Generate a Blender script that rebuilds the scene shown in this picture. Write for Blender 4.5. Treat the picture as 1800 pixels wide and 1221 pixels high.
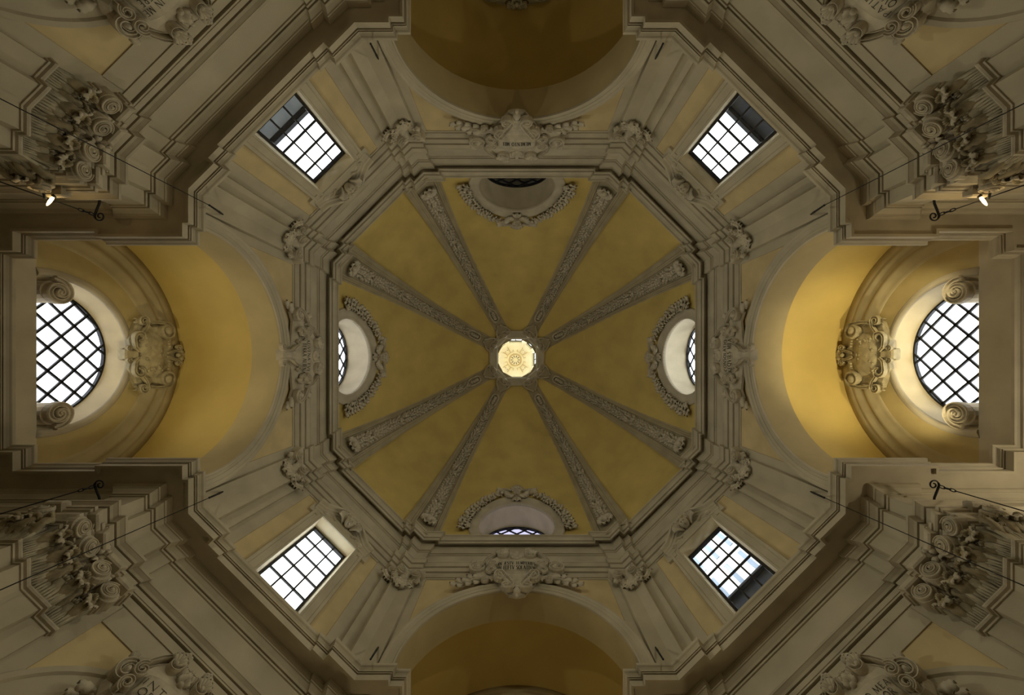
import bpy, math, random
from mathutils import Vector, Matrix
PI = math.pi
random.seed(7)
C = bpy.context.scene
for o in list(bpy.data.objects):
    bpy.data.objects.remove(o)

# ---------------------------------------------------------------- camera, sky, exposure
F = 680.0                                   # focal length in pixels of the 1800 px wide frame
cam_d = bpy.data.cameras.new('camera')
cam_d.sensor_width = 36.0
cam_d.lens = F / 1800 * 36.0
cam_d.shift_x = -8.5 / 1800
cam_d.shift_y = 25.5 / 1800
cam_d.clip_end = 200
cam = bpy.data.objects.new('camera', cam_d)
cam.location = (0.0, 0.18, 0.0)
cam.rotation_euler = (PI, 0, 0)             # straight up; picture right = +X, picture down = +Y
C.collection.objects.link(cam)
C.camera = cam

SKY = 6.5
w = bpy.data.worlds.new('sky')
C.world = w
w.use_nodes = True
bg = w.node_tree.nodes['Background']
bg.inputs[0].default_value = (0.93, 0.97, 1.0, 1)
bg.inputs[1].default_value = SKY

C.view_settings.view_transform = 'Standard'
C.view_settings.look = 'None'
C.view_settings.gamma = 1.0
C.view_settings.use_curve_mapping = False
C.view_settings.exposure = 0.0
cy = C.cycles
cy.max_bounces = 10
cy.diffuse_bounces = 7
cy.glossy_bounces = 3
cy.transparent_max_bounces = 12
cy.sample_clamp_indirect = 2.0
cy.caustics_reflective = False
cy.caustics_refractive = False
cy.use_denoising = True

def light(name, kind, loc, power, color=(1, 1, 1), size=0.1, aim=None, spot=None, portal=False, size_y=None):
    d = bpy.data.lights.new(name, kind)
    d.energy = power
    d.color = color
    if kind == 'AREA':
        d.shape = 'RECTANGLE'
        d.size = size
        d.size_y = size_y or size
        d.cycles.is_portal = portal
    else:
        d.shadow_soft_size = size
    if spot:
        d.spot_size = spot
        d.spot_blend = 0.9
    o = bpy.data.objects.new(name, d)
    o.location = loc
    if aim is not None:
        o.rotation_euler = (Vector(aim) - Vector(loc)).to_track_quat('-Z', 'Y').to_euler()
    C.collection.objects.link(o)
    return o

TH = {'E': 0.0, 'S': PI / 2, 'W': PI, 'N': 1.5 * PI, 'SE': PI / 4, 'SW': 0.75 * PI, 'NW': 1.25 * PI, 'NE': 1.75 * PI}

def wdir(th): return Vector((math.cos(th), math.sin(th), 0))

def frame(th, d, z=0.0):
    """local (x to the viewer's right, y up, z out of the wall) -> world, for a wall at distance d"""
    c, s = math.cos(th), math.sin(th)
    return Matrix(((s, 0, -c, d * c), (-c, 0, -s, d * s), (0, 1, 0, z), (0, 0, 0, 1)))

WARM = (1.0, 0.84, 0.48)
# portals: they only guide the sky's light through the real window openings
for k in ('SE', 'SW', 'NW', 'NE'):
    p = wdir(TH[k]) * 6.98
    light('window_daylight', 'AREA', (p.x, p.y, 8.7), 1, size=1.2, size_y=2.9, aim=(0, 0, 8.7), portal=True)
for k, d in (('E', 9.3), ('W', 9.65)):
    p = wdir(TH[k]) * d
    light('lunette_daylight', 'AREA', (p.x, p.y, 8.1), 1, size=2.9, size_y=1.8, aim=(0, 0, 8.1), portal=True)
for k in 'ESWN':
    p = wdir(TH[k]) * 6.45
    light('oculus_daylight', 'AREA', (p.x, p.y, 13.4), 1, size=2.2, size_y=2.2, aim=(0, 0, 13.4), portal=True)
for i in range(8):
    p = wdir(i * PI / 4) * 1.15
    light('lantern_daylight', 'AREA', (p.x, p.y, 19.5), 1, size=0.6, size_y=1.3, aim=(0, 0, 19.5), portal=True)
# lamps of the church: floodlights standing on the cornices of the two side arms, then unseen fill lights added inside the arms
light('arm_floodlight', 'SPOT', (7.9, 2.15, 6.95), 330, WARM, 0.12, aim=(8.3, -0.2, 10.3), spot=1.35)
light('arm_floodlight', 'SPOT', (7.9, -2.15, 6.95), 220, WARM, 0.12, aim=(8.3, 0.2, 10.3), spot=1.35)
light('arm_floodlight', 'SPOT', (-7.5, 2.15, 6.95), 130, WARM, 0.12, aim=(-7.5, -0.6, 10.0), spot=1.9)
light('arm_floodlight', 'SPOT', (-7.5, -2.15, 6.95), 70, WARM, 0.12, aim=(-7.5, 0.6, 10.0), spot=1.9)

light('arm_fill', 'POINT', (8.6, 1.35, 4.3), 110, (1.0, 0.88, 0.62), 0.12)  # added without a fixture, brightens the east arm's lower cornice
light('arm_fill', 'POINT', (0, 7.8, 3.0), 90, (1.0, 0.82, 0.5), 0.2)  # this and the next are added to lift the bottom and top vaults
light('arm_fill', 'POINT', (0, -7.8, 3.0), 35, (1.0, 0.82, 0.5), 0.2)
# four unseen fill spots added over the lower cornice ledge to brighten the walls opposite
for k in ('NE', 'SE', 'SW', 'NW'):
    p, q = wdir(TH[k]) * 5.80, wdir(TH[k]) * -6.0
    light('ledge_fill', 'SPOT', (p.x, p.y, 6.98), 345, (1.0, 0.95, 0.69), 0.2, aim=(q.x, q.y, 8.0), spot=2.6)

# ---------------------------------------------------------------- materials
def mat(name, col, rough=0.85, var=0.12, scale=3.0, bump=0.15, metal=0.0, col2=None, fine=60.0):
    m = bpy.data.materials.new(name)
    m.use_nodes = True
    nt = m.node_tree
    b = nt.nodes['Principled BSDF']
    b.inputs['Roughness'].default_value = rough
    b.inputs['Metallic'].default_value = metal
    b.inputs['Specular IOR Level'].default_value = 0.25
    tc = nt.nodes.new('ShaderNodeTexCoord')
    n = nt.nodes.new('ShaderNodeTexNoise')
    n.inputs['Scale'].default_value = scale
    n.inputs['Detail'].default_value = 6
    nt.links.new(tc.outputs['Object'], n.inputs['Vector'])
    r = nt.nodes.new('ShaderNodeValToRGB')
    c2 = col2 or tuple(c * (1 - var * 2) for c in col)
    r.color_ramp.elements[0].position = 0.3
    r.color_ramp.elements[0].color = (*c2, 1)
    r.color_ramp.elements[1].position = 0.7
    r.color_ramp.elements[1].color = (*[min(1, c * (1 + var * 0.5)) for c in col], 1)
    nt.links.new(n.outputs['Fac'], r.inputs['Fac'])
    nt.links.new(r.outputs['Color'], b.inputs['Base Color'])
    if bump:
        n2 = nt.nodes.new('ShaderNodeTexNoise')
        n2.inputs['Scale'].default_value = fine
        n2.inputs['Detail'].default_value = 3
        nt.links.new(tc.outputs['Object'], n2.inputs['Vector'])
        bp = nt.nodes.new('ShaderNodeBump')
        bp.inputs['Strength'].default_value = bump
        bp.inputs['Distance'].default_value = 0.01
        nt.links.new(n2.outputs['Fac'], bp.inputs['Height'])
        nt.links.new(bp.outputs['Normal'], b.inputs['Normal'])
    return m

def emit(name, col, s):
    m = bpy.data.materials.new(name)
    m.use_nodes = True
    nt = m.node_tree
    nt.nodes.remove(nt.nodes['Principled BSDF'])
    e = nt.nodes.new('ShaderNodeEmission')
    e.inputs[0].default_value = (*col, 1)
    e.inputs[1].default_value = s
    nt.links.new(e.outputs[0], nt.nodes['Material Output'].inputs[0])
    return m

def glass(name, tint):
    m = bpy.data.materials.new(name)
    m.use_nodes = True
    nt = m.node_tree
    nt.nodes.remove(nt.nodes['Principled BSDF'])
    t = nt.nodes.new('ShaderNodeBsdfTransparent')
    t.inputs[0].default_value = (*tint, 1)
    g = nt.nodes.new('ShaderNodeBsdfGlossy')
    g.inputs['Roughness'].default_value = 0.05
    mx = nt.nodes.new('ShaderNodeMixShader')
    mx.inputs[0].default_value = 0.05
    nt.links.new(t.outputs[0], mx.inputs[1])
    nt.links.new(g.outputs[0], mx.inputs[2])
    nt.links.new(mx.outputs[0], nt.nodes['Material Output'].inputs[0])
    return m

STONE = mat('grey limewash', (0.48, 0.425, 0.315), var=0.1, scale=1.3)
STONE2 = mat('grey limewash mouldings', (0.46, 0.405, 0.30), var=0.1, scale=1.7)
STUCCO = mat('pale stucco', (0.52, 0.46, 0.35), var=0.14, scale=5, bump=0.3, fine=45)
OLDSTONE = mat('weathered stucco', (0.47, 0.42, 0.31), var=0.25, scale=6, bump=0.5, fine=35)
YELLOW = mat('ochre plaster', (0.56, 0.425, 0.14), var=0.1, scale=1.1)
VAULT = mat('deep ochre plaster', (0.59, 0.445, 0.145), var=0.07, scale=0.9)
PANEL = mat('sandy ochre plaster', (0.60, 0.475, 0.26), var=0.1, scale=1.6)
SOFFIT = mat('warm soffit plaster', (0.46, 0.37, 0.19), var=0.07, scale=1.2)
LUNETTE = mat('khaki plaster', (0.44, 0.35, 0.16), var=0.1, scale=1.4)
REVEAL = mat('reveal limewash', (0.56, 0.49, 0.35), var=0.08, scale=2)
CREAM = mat('cream plaster', (0.72, 0.62, 0.42), var=0.08, scale=2)
IRON = mat('black iron', (0.02, 0.02, 0.022), rough=0.6, var=0.2, scale=9, metal=0.2)
WOOD = mat('dark window frame', (0.035, 0.032, 0.03), rough=0.6, var=0.2, scale=9)
INK = mat('black inscription paint', (0.03, 0.026, 0.02), rough=0.9, var=0.1, bump=0)
FLOOR = mat('worn floor stone', (0.26, 0.21, 0.15), rough=0.5, var=0.2, scale=1.2)
RIBSTONE = mat('brownish rib plaster', (0.37, 0.315, 0.205), var=0.1, scale=1.6)
KHAKI = mat('olive moulding plaster', (0.41, 0.345, 0.205), var=0.1, scale=1.6)
KHAKI2 = mat('olive weathered stucco', (0.43, 0.37, 0.23), var=0.2, scale=6, bump=0.4, fine=35)
OUTGREY = mat('grey render', (0.10, 0.11, 0.12), rough=0.9, var=0.2, scale=1.5)
BROWN = mat('dark brown stucco', (0.36, 0.30, 0.19), var=0.28, scale=7, bump=0.5, fine=35)  # darker and browner than the other stucco, for the upper capital leaves
SHUT = mat('weathered shutter', (0.09, 0.075, 0.05), var=0.2, scale=4)
SLATE = mat('dark roof wall', (0.012, 0.014, 0.018), rough=0.8, var=0.3, scale=2)
OUTWALL = mat('white render', (0.8, 0.82, 0.85), rough=0.9, var=0.05, scale=2)
BLUEGLASS = mat('bluish window', (0.25, 0.33, 0.46), rough=0.2, var=0.1, scale=2)
LANTERN = mat('cream lantern plaster', (0.92, 0.83, 0.58), var=0.04, scale=3)
PAINTLINE = mat('lantern painting lines', (0.55, 0.38, 0.17), var=0.05, scale=3)
PAINTDARK = mat('lantern painting dark', (0.10, 0.08, 0.07), var=0.05, scale=3)
PANE = glass('window glass', (0.93, 0.95, 0.96))
DIM = glass('dimming lilac glass', (0.13, 0.12, 0.16))  # lilac tint put in to cut the daylight at the bottom oculus
GREYISH = glass('dimming grey glass', (0.6, 0.6, 0.62))  # grey tint put in so the west reveals catch less daylight
BULB = emit('lamp bulb', (1.0, 0.70, 0.30), 9)

# ---------------------------------------------------------------- mesh helpers
class MB:
    def __init__(s, M=None):
        s.v, s.f, s.sm, s.M = [], [], [], M or Matrix()
        s.warp = None
    def add(s, vs, fs, smooth=False, T=None):
        o = len(s.v)
        for p in vs:
            p = Vector(p)
            if T is not None:
                p = T @ p
            if s.warp:
                p = s.warp(p)
            s.v.append(s.M @ p)
        for f in fs:
            s.f.append([i + o for i in f])
            s.sm.append(smooth)
        return s

def obj(name, mb, m, parent=None, kind=None, label=None, cat=None, group=None, stuff=False):
    me = bpy.data.meshes.new(name)
    vs = mb.v
    if parent is not None:
        inv = parent.matrix_world.inverted()
        vs = [inv @ v for v in vs]
    elif vs:
        n = len(vs)
        c = Vector((sum(v.x for v in vs) / n, sum(v.y for v in vs) / n, min(v.z for v in vs)))
        vs = [v - c for v in vs]
    me.from_pydata([tuple(v) for v in vs], [], mb.f)
    me.polygons.foreach_set('use_smooth', mb.sm)
    me.materials.append(m)
    me.update()
    o = bpy.data.objects.new(name, me)
    if parent is not None:
        o.parent = parent
        o.matrix_world = parent.matrix_world.copy()
        o.matrix_basis = Matrix()
    elif mb.v:
        o.location = c
        o.matrix_world = Matrix.Translation(c)
    C.collection.objects.link(o)
    tag(o, kind, label, cat, group)
    if stuff:
        o['kind'] = 'stuff'
    return o

def tag(o, kind=None, label=None, cat=None, group=None):
    if kind: o['kind'] = kind
    if label: o['label'] = label
    if cat: o['category'] = cat
    if group: o['group'] = group

def empty(name, M, kind=None, label=None, cat=None, group=None):
    o = bpy.data.objects.new(name, None)
    o.empty_display_size = 0.1
    o.matrix_world = M
    C.collection.objects.link(o)
    tag(o, kind, label, cat, group)
    return o

def dup(root, M, label=None, parent=None):
    r = root.copy()
    C.collection.objects.link(r)
    if parent is not None:
        r.parent = parent
        r.matrix_basis = M
    else:
        r.matrix_world = M
    if label: r['label'] = label
    for ch in list(root.children):
        c = ch.copy()
        C.collection.objects.link(c)
        c.parent = r
        for g in ch.children:
            d = g.copy()
            C.collection.objects.link(d)
            d.parent = c
    return r

def dedupe(poly, closed=False):
    out = []
    for p in poly:
        if not out or (p[0] - out[-1][0]) ** 2 + (p[1] - out[-1][1]) ** 2 > 1e-10:
            out.append((p[0], p[1]))
    if closed and len(out) > 1 and (out[0][0] - out[-1][0]) ** 2 + (out[0][1] - out[-1][1]) ** 2 < 1e-10:
        out.pop()
    return out

def normals(poly, closed):
    n = len(poly)
    ms = []
    for i in range(n):
        ns = []
        for a, b in ((i - 1, i), (i, i + 1)):
            if not closed and (a < 0 or b >= n):
                continue
            p, q = poly[a % n], poly[b % n]
            dx, dy = q[0] - p[0], q[1] - p[1]
            l = math.hypot(dx, dy)
            ns.append((-dy / l, dx / l))
        if len(ns) == 1:
            ns.append(ns[0])
        (ax, ay), (bx, by) = ns
        k = 1 + ax * bx + ay * by
        k = max(k, 0.2)
        ms.append(((ax + bx) / k, (ay + by) / k))
    return ms

def sweep(mb, poly, prof, closed=False, smooth=False, cprof=False, caps=False, T=None):
    """profile [(offset to the left of travel, third coordinate)] along a plan polyline, mitred"""
    poly = dedupe(poly, closed)
    ms = normals(poly, closed)
    n, k = len(poly), len(prof)
    vs = [(x + m[0] * p, y + m[1] * p, q) for (x, y), m in zip(poly, ms) for p, q in prof]
    fs = []
    for i in range(n if closed else n - 1):
        j = (i + 1) % n
        for a in range(k if cprof else k - 1):
            b = (a + 1) % k
            fs.append((i * k + a, j * k + a, j * k + b, i * k + b))
    if caps and not closed:
        fs.append(tuple(range(k)))
        fs.append(tuple((n - 1) * k + a for a in range(k)))
    mb.add(vs, fs, smooth, T)

def arc(cx, cy, r, a0, a1, n, ry=None):
    ry = ry or r
    return [(cx + r * math.cos(a0 + (a1 - a0) * i / n), cy + ry * math.sin(a0 + (a1 - a0) * i / n)) for i in range(n + 1)]

def ray_poly(c, a, poly):
    dx, dy = math.cos(a), math.sin(a)
    best = None
    n = len(poly)
    for i in range(n):
        (x1, y1), (x2, y2) = poly[i], poly[(i + 1) % n]
        ex, ey = x2 - x1, y2 - y1
        den = dx * ey - dy * ex
        if abs(den) < 1e-12:
            continue
        t = ((x1 - c[0]) * ey - (y1 - c[1]) * ex) / den
        u = ((x1 - c[0]) * dy - (y1 - c[1]) * dx) / den
        if t > 0 and -1e-6 <= u <= 1 + 1e-6:
            best = t if best is None else min(best, t)
    return best or 0.0

def plate(mb, c, inner, outer, n=0.0, rings=1, uniform=48, smooth=False, T=None):
    """flat plate between two closed polygons that are star-shaped about c"""
    angs = {round(2 * PI * i / uniform, 6) for i in range(uniform)}
    for x, y in list(inner) + list(outer):
        angs.add(round(math.atan2(y - c[1], x - c[0]) % (2 * PI), 6))
    angs = sorted(angs)
    vs = []
    for a in angs:
        r0, r1 = ray_poly(c, a, inner), ray_poly(c, a, outer)
        for k in range(rings + 1):
            r = r0 + (r1 - r0) * k / rings
            vs.append((c[0] + r * math.cos(a), c[1] + r * math.sin(a), n))
    R = rings + 1
    fs = []
    m = len(angs)
    for i in range(m):
        j = (i + 1) % m
        for k in range(rings):
            fs.append((i * R + k, j * R + k, j * R + k + 1, i * R + k + 1))
    mb.add(vs, fs, smooth, T)

def box(mb, x0, x1, y0, y1, z0, z1, T=None):
    vs = [(x, y, z) for x in (x0, x1) for y in (y0, y1) for z in (z0, z1)]
    mb.add(vs, [(0, 1, 3, 2), (4, 6, 7, 5), (0, 4, 5, 1), (2, 3, 7, 6), (0, 2, 6, 4), (1, 5, 7, 3)], False, T)

def slab(mb, poly, n0, n1, inset=0.02, T=None):
    poly = dedupe(poly, True)
    area = sum(a[0] * b[1] - b[0] * a[1] for a, b in zip(poly, poly[1:] + poly[:1]))
    if area < 0: poly = poly[::-1]
    ms = normals(poly, True)
    k = len(poly)
    vs = [(x, y, n0) for x, y in poly] + [(x, y, n1 - inset) for x, y in poly] + \
         [(x + m[0] * inset, y + m[1] * inset, n1) for (x, y), m in zip(poly, ms)]
    fs = []
    for i in range(k):
        j = (i + 1) % k
        fs += [(i, j, k + j, k + i), (k + i, k + j, 2 * k + j, 2 * k + i)]
    fs.append(tuple(range(2 * k, 3 * k)))
    mb.add(vs, fs, False, T)

def tube(mb, pts, rad, seg=8, flat=1.0, T=None, smooth=True):
    """round or flattened section along 3D points; the section's second axis leans to local +z"""
    pts = [Vector(p) for p in pts]
    n = len(pts)
    if not isinstance(rad, (list, tuple)): rad = [rad] * n
    vs, fs = [], []
    for i, p in enumerate(pts):
        t = (pts[min(i + 1, n - 1)] - pts[max(i - 1, 0)])
        if t.length < 1e-9: t = Vector((1, 0, 0))
        t.normalize()
        up = Vector((0, 0, 1)) if abs(t.z) < 0.9 else Vector((1, 0, 0))
        b = t.cross(up).normalized()
        q = b.cross(t)
        for k in range(seg):
            a = 2 * PI * k / seg
            vs.append(p + b * (math.cos(a) * rad[i]) + q * (math.sin(a) * rad[i] * flat))
    for i in range(n - 1):
        for k in range(seg):
            j = (k + 1) % seg
            fs.append((i * seg + k, i * seg + j, (i + 1) * seg + j, (i + 1) * seg + k))
    fs.append(tuple(range(seg)))
    fs.append(tuple((n - 1) * seg + k for k in range(seg)))
    mb.add(vs, fs, smooth, T)

def spiral(cx, cy, r0, r1, turns, a0, d=1, n=None, ky=1.0):
    n = max(n or 8, int(turns * 20))
    out = []
    for i in range(n + 1):
        t = i / n
        r = r0 + (r1 - r0) * t ** 0.85
        a = a0 + d * turns * 2 * PI * t
        out.append((cx + r * math.cos(a), cy + ky * r * math.sin(a)))
    return out

def blob(mb, c, r, T=None, seg=8, rings=5, rot=0.0):
    if not isinstance(r, (list, tuple)): r = (r, r, r)
    vs, fs = [(c[0], c[1], c[2] + r[2])], []
    ca, sa = math.cos(rot), math.sin(rot)
    for i in range(1, rings):
        ph = PI * i / rings
        for k in range(seg):
            a = 2 * PI * k / seg
            x, y = r[0] * math.sin(ph) * math.cos(a), r[1] * math.sin(ph) * math.sin(a)
            vs.append((c[0] + x * ca - y * sa, c[1] + x * sa + y * ca, c[2] + r[2] * math.cos(ph)))
    vs.append((c[0], c[1], c[2] - r[2]))
    L = len(vs) - 1
    for k in range(seg):
        j = (k + 1) % seg
        fs.append((0, 1 + k, 1 + j))
        for i in range(rings - 2):
            a = 1 + i * seg
            fs.append((a + k, a + seg + k, a + seg + j, a + j))
        a = 1 + (rings - 2) * seg
        fs.append((a + k, L, a + j))
    mb.add(vs, fs, True, T)

def leaf(mb, bx, by, ang, L, W, lift=0.08, n0=0.0, curl=0.6, lobes=3, nt=8, T=None, fluted=0.25, bend=0.0):
    """acanthus-like leaf: grows from (bx, by) along ang, arches off the ground and rolls over at the tip"""
    vs, fs = [], []
    cols = (-3, -2, -1, 0, 1, 2, 3)
    x, y, a = bx, by, ang
    for i in range(nt + 1):
        t = i / nt
        s = min(1.0, t * (1.0 + 0.25 * curl)) if t < 0.8 else 1.0 - (t - 0.8) * curl * 1.2
        aa = ang + bend * t
        x = bx + math.cos(aa) * L * s
        y = by + math.sin(aa) * L * s
        h = lift * math.sin(PI * min(1, t * 0.72)) if t < 0.8 else lift * (0.97 + 0.5 * curl * (t - 0.8) * (1 - (t - 0.8) * 3))
        wd = W * (math.sin(PI * (0.04 + 0.88 * t)) ** 0.8) * (1 + 0.22 * math.cos(2 * PI * lobes * t))
        px, py = -math.sin(aa), math.cos(aa)
        for c in cols:
            k = max(-2, min(2, c)) / 2
            hh = n0 + h - fluted * W * abs(k) ** 1.5 + (0.18 * W if abs(c) == 1 else 0)
            if abs(c) == 3: hh -= 0.03 + .1 * W
            vs.append((x + px * wd * k, y + py * wd * k, max(hh, n0 - 0.03)))
    m = len(cols)
    for i in range(nt):
        for k in range(m - 1):
            fs.append((i * m + k, i * m + k + 1, (i + 1) * m + k + 1, (i + 1) * m + k))
    mb.add(vs, fs, True, T)

def scroll(mb, pts, r, n=0.1, flat=1.2, taper=(0.7, 1.0, 0.6), seg=8, T=None, rise=0.0):
    k = len(pts)
    rads, p3 = [], []
    for i, p in enumerate(pts):
        t = i / (k - 1)
        rr = taper[0] + (taper[1] - taper[0]) * min(1, t * 2) if t < 0.5 else taper[1] + (taper[2] - taper[1]) * (t - 0.5) * 2
        rads.append(r * rr)
        p3.append((p[0], p[1], n + rise * t))
    sec = ((-1, -.6), (-1, .65), (-.78, 1.0), (-.5, .95), (-.3, .45), (.3, .45), (.5, .95), (.78, 1.0), (1, .65), (1, -.6))
    vs, fs, m = [], [], len(sec)
    for i, p in enumerate(p3):
        q0, q1 = p3[max(i - 1, 0)], p3[min(i + 1, k - 1)]
        dx, dy = q1[0] - q0[0], q1[1] - q0[1]
        l = math.hypot(dx, dy) or 1
        px, py = -dy / l, dx / l
        for u, v in sec:
            vs.append((p[0] + px * u * rads[i], p[1] + py * u * rads[i], p[2] + v * rads[i] * flat))
    for i in range(k - 1):
        for j in range(m - 1):
            fs.append((i * m + j, i * m + j + 1, (i + 1) * m + j + 1, (i + 1) * m + j))
    fs.append(tuple(range(m)))
    fs.append(tuple((k - 1) * m + j for j in range(m)))
    mb.add(vs, fs, False, T)

def volute(mb, cx, cy, R, d=1, n=0.0, depth=0.12, T=None, a0=PI / 2, ky=1.0):
    """spiral eye scroll on a thick disc"""
    disc = [(cx + R * math.cos(2 * PI * i / 18), cy + ky * R * math.sin(2 * PI * i / 18)) for i in range(18)]
    slab(mb, disc, n, n + depth * 0.75, 0.02, T)
    sp = spiral(cx, cy, R * 0.92, R * 0.16, 2.1, a0, d, 32, ky)
    scroll(mb, sp, R * 0.17, n + depth * 0.78, 1.1, (1.1, 0.9, 0.7), 6, T, depth * 0.25)
    blob(mb, (cx, cy, n + depth * 1.0), (R * 0.2, R * 0.2 * ky, R * 0.2), T)

def head(mb, c, r, T=None, hair=True, tilt=1.0):
    """small cherub head, bowed so that it looks out and down into the room"""
    ct, st = math.cos(tilt), math.sin(tilt)
    T0 = Matrix(((1, 0, 0, c[0]), (0, ct, -st, c[1]), (0, st, ct, c[2]), (0, 0, 0, 1)))
    T = T0 if T is None else T @ T0
    c = (0, 0, 0)
    seg, rings = 20, 14
    vs, fs = [], []
    for i in range(rings + 1):
        ph = PI * i / rings
        for k in range(seg):
            a = 2 * PI * k / seg
            d = Vector((math.sin(ph) * math.sin(a), math.cos(ph), math.sin(ph) * math.cos(a)))
            s = 1.0
            if d.z > 0:
                g = lambda x, y, q: math.exp(-((d.x - x) ** 2 + (d.y - y) ** 2) / q)
                s += 0.30 * g(0, -0.1, 0.018) + 0.09 * g(0.38, -0.28, 0.05) + 0.09 * g(-0.38, -0.28, 0.05)
                s += 0.10 * g(0, -0.72, 0.03) + 0.08 * g(0, 0.45, 0.1)
                s -= 0.34 * g(0.34, 0.12, 0.03) + 0.34 * g(-0.34, 0.12, 0.03) + 0.2 * g(0, -0.5, 0.02)
            vs.append((c[0] + d.x * r * 0.88 * s, c[1] + d.y * r * 1.08 * s, c[2] + d.z * r * s))
    for i in range(rings):
        for k in range(seg):
            j = (k + 1) % seg
            fs.append((i * seg + k, (i + 1) * seg + k, (i + 1) * seg + j, i * seg + j))
    mb.add(vs, fs, True, T)
    blob(mb, (0, -.12 * r, .98 * r), (.11 * r, .26 * r, .26 * r), T, 6, 5)
    for x in (-.33, .33):
        blob(mb, (x * r, .12 * r, .70 * r), .11 * r, T, 6, 4)
        blob(mb, (x * r * .9, .34 * r, .84 * r), (.20 * r, .06 * r, .08 * r), T, 6, 4)
    blob(mb, (0, -.46 * r, .86 * r), (.16 * r, .05 * r, .08 * r), T, 6, 4)
    blob(mb, (0, -.62 * r, .80 * r), (.13 * r, .06 * r, .09 * r), T, 6, 4)
    if hair:
        for k in range(9):
            a = PI * (0.02 + 0.96 * k / 8)
            blob(mb, (c[0] + math.cos(a) * r * 0.85, c[1] + r * (0.25 + 0.8 * math.sin(a)), c[2] + r * 0.12), r * 0.3, T, 6, 4)
        for x in (-0.35, 0, 0.35):
            blob(mb, (c[0] + x * r, c[1] + r * 0.85, c[2] + r * 0.62), r * 0.26, T, 6, 4)

def wing(mb, x, y, s, sz, n=0.05, T=None):
    for k in range(6):
        a = (0.55 - 0.27 * k)
        if s < 0: a = PI - a
        leaf(mb, x + s * sz * 0.08, y, a, sz * (1.0 - 0.09 * k), sz * 0.15, sz * 0.16, n + 0.012 * k, 0.3, 0, 6, T)
    blob(mb, (x + s * sz * 0.15, y, n + sz * 0.1), (sz * 0.22, sz * 0.2, sz * 0.12), T)

# inscription letters: strokes on a cap height of 1 -> (width, [(polyline, thick)])
def _c(cx, cy, rx, ry, a0, a1, n=9):
    return [(cx + rx * math.cos(math.radians(a0 + (a1 - a0) * i / n)), cy + ry * math.sin(math.radians(a0 + (a1 - a0) * i / n))) for i in range(n + 1)]
GL = {
 'I': (.3, [([(.15, 0), (.15, 1)], 1)]), 'N': (.78, [([(.1, 0), (.1, 1)], 0), ([(.1, 1), (.68, 0)], 1), ([(.68, 0), (.68, 1)], 0)]),
 'A': (.76, [([(.06, 0), (.38, 1)], 0), ([(.38, 1), (.7, 0)], 1), ([(.18, .36), (.58, .36)], 0)]),
 'V': (.74, [([(.05, 1), (.37, 0)], 1), ([(.37, 0), (.69, 1)], 0)]),
 'M': (.95, [([(.12, 0), (.18, 1)], 0), ([(.18, 1), (.47, .05)], 1), ([(.47, .05), (.77, 1)], 0), ([(.77, 1), (.83, 0)], 1)]),
 'E': (.55, [([(.12, 0), (.12, 1)], 1), ([(.12, .98), (.5, .98)], 0), ([(.12, .52), (.44, .52)], 0), ([(.12, .02), (.52, .02)], 0)]),
 'L': (.55, [([(.12, 0), (.12, 1)], 1), ([(.12, .02), (.52, .02)], 0)]),
 'F': (.52, [([(.12, 0), (.12, 1)], 1), ([(.12, .98), (.5, .98)], 0), ([(.12, .5), (.42, .5)], 0)]),
 'T': (.66, [([(.33, 0), (.33, 1)], 1), ([(.04, .98), (.62, .98)], 0)]),
 'P': (.58, [([(.12, 0), (.12, 1)], 1), ([(.12, .98)] + _c(.26, .74, .26, .24, 90, -90) + [(.12, .5)], 0)]),
 'R': (.64, [([(.12, 0), (.12, 1)], 1), ([(.12, .98)] + _c(.26, .74, .26, .24, 90, -90) + [(.12, .5)], 0), ([(.28, .5), (.62, 0)], 1)]),
 'B': (.6, [([(.12, 0), (.12, 1)], 1), ([(.12, .98)] + _c(.26, .76, .23, .22, 90, -90) + [(.12, .54)], 0), ([(.12, .54)] + _c(.28, .28, .27, .26, 90, -90) + [(.12, .02)], 0)]),
 'D': (.75, [([(.12, 0), (.12, 1)], 1), ([(.12, .98)] + _c(.26, .5, .42, .48, 90, -90) + [(.12, .02)], 0)]),
 'S': (.5, [(_c(.25, .75, .19, .23, 40, 270) + _c(.25, .26, .2, .24, 90, -140), 1)]),
 'C': (.7, [(_c(.4, .5, .34, .48, 50, 310, 12), 1)]), 'O': (.82, [(_c(.41, .5, .36, .48, 0, 360, 18), 1)]),
 'Q': (.84, [(_c(.41, .5, .36, .48, 0, 360, 18), 1), ([(.45, .1), (.85, -.2)], 1)]),
 'G': (.75, [(_c(.4, .5, .34, .48, 50, 330, 12), 1), ([(.68, .05), (.68, .42)], 1)]),
 '\u00c6': (1.0, [([(.02, 0), (.5, 1)], 0), ([(.5, 0), (.5, 1)], 1), ([(.2, .36), (.5, .36)], 0), ([(.5, .98), (.95, .98)], 0), ([(.5, .52), (.85, .52)], 0), ([(.5, .02), (.97, .02)], 0)]),
 ' ': (.38, []),
}
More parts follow.
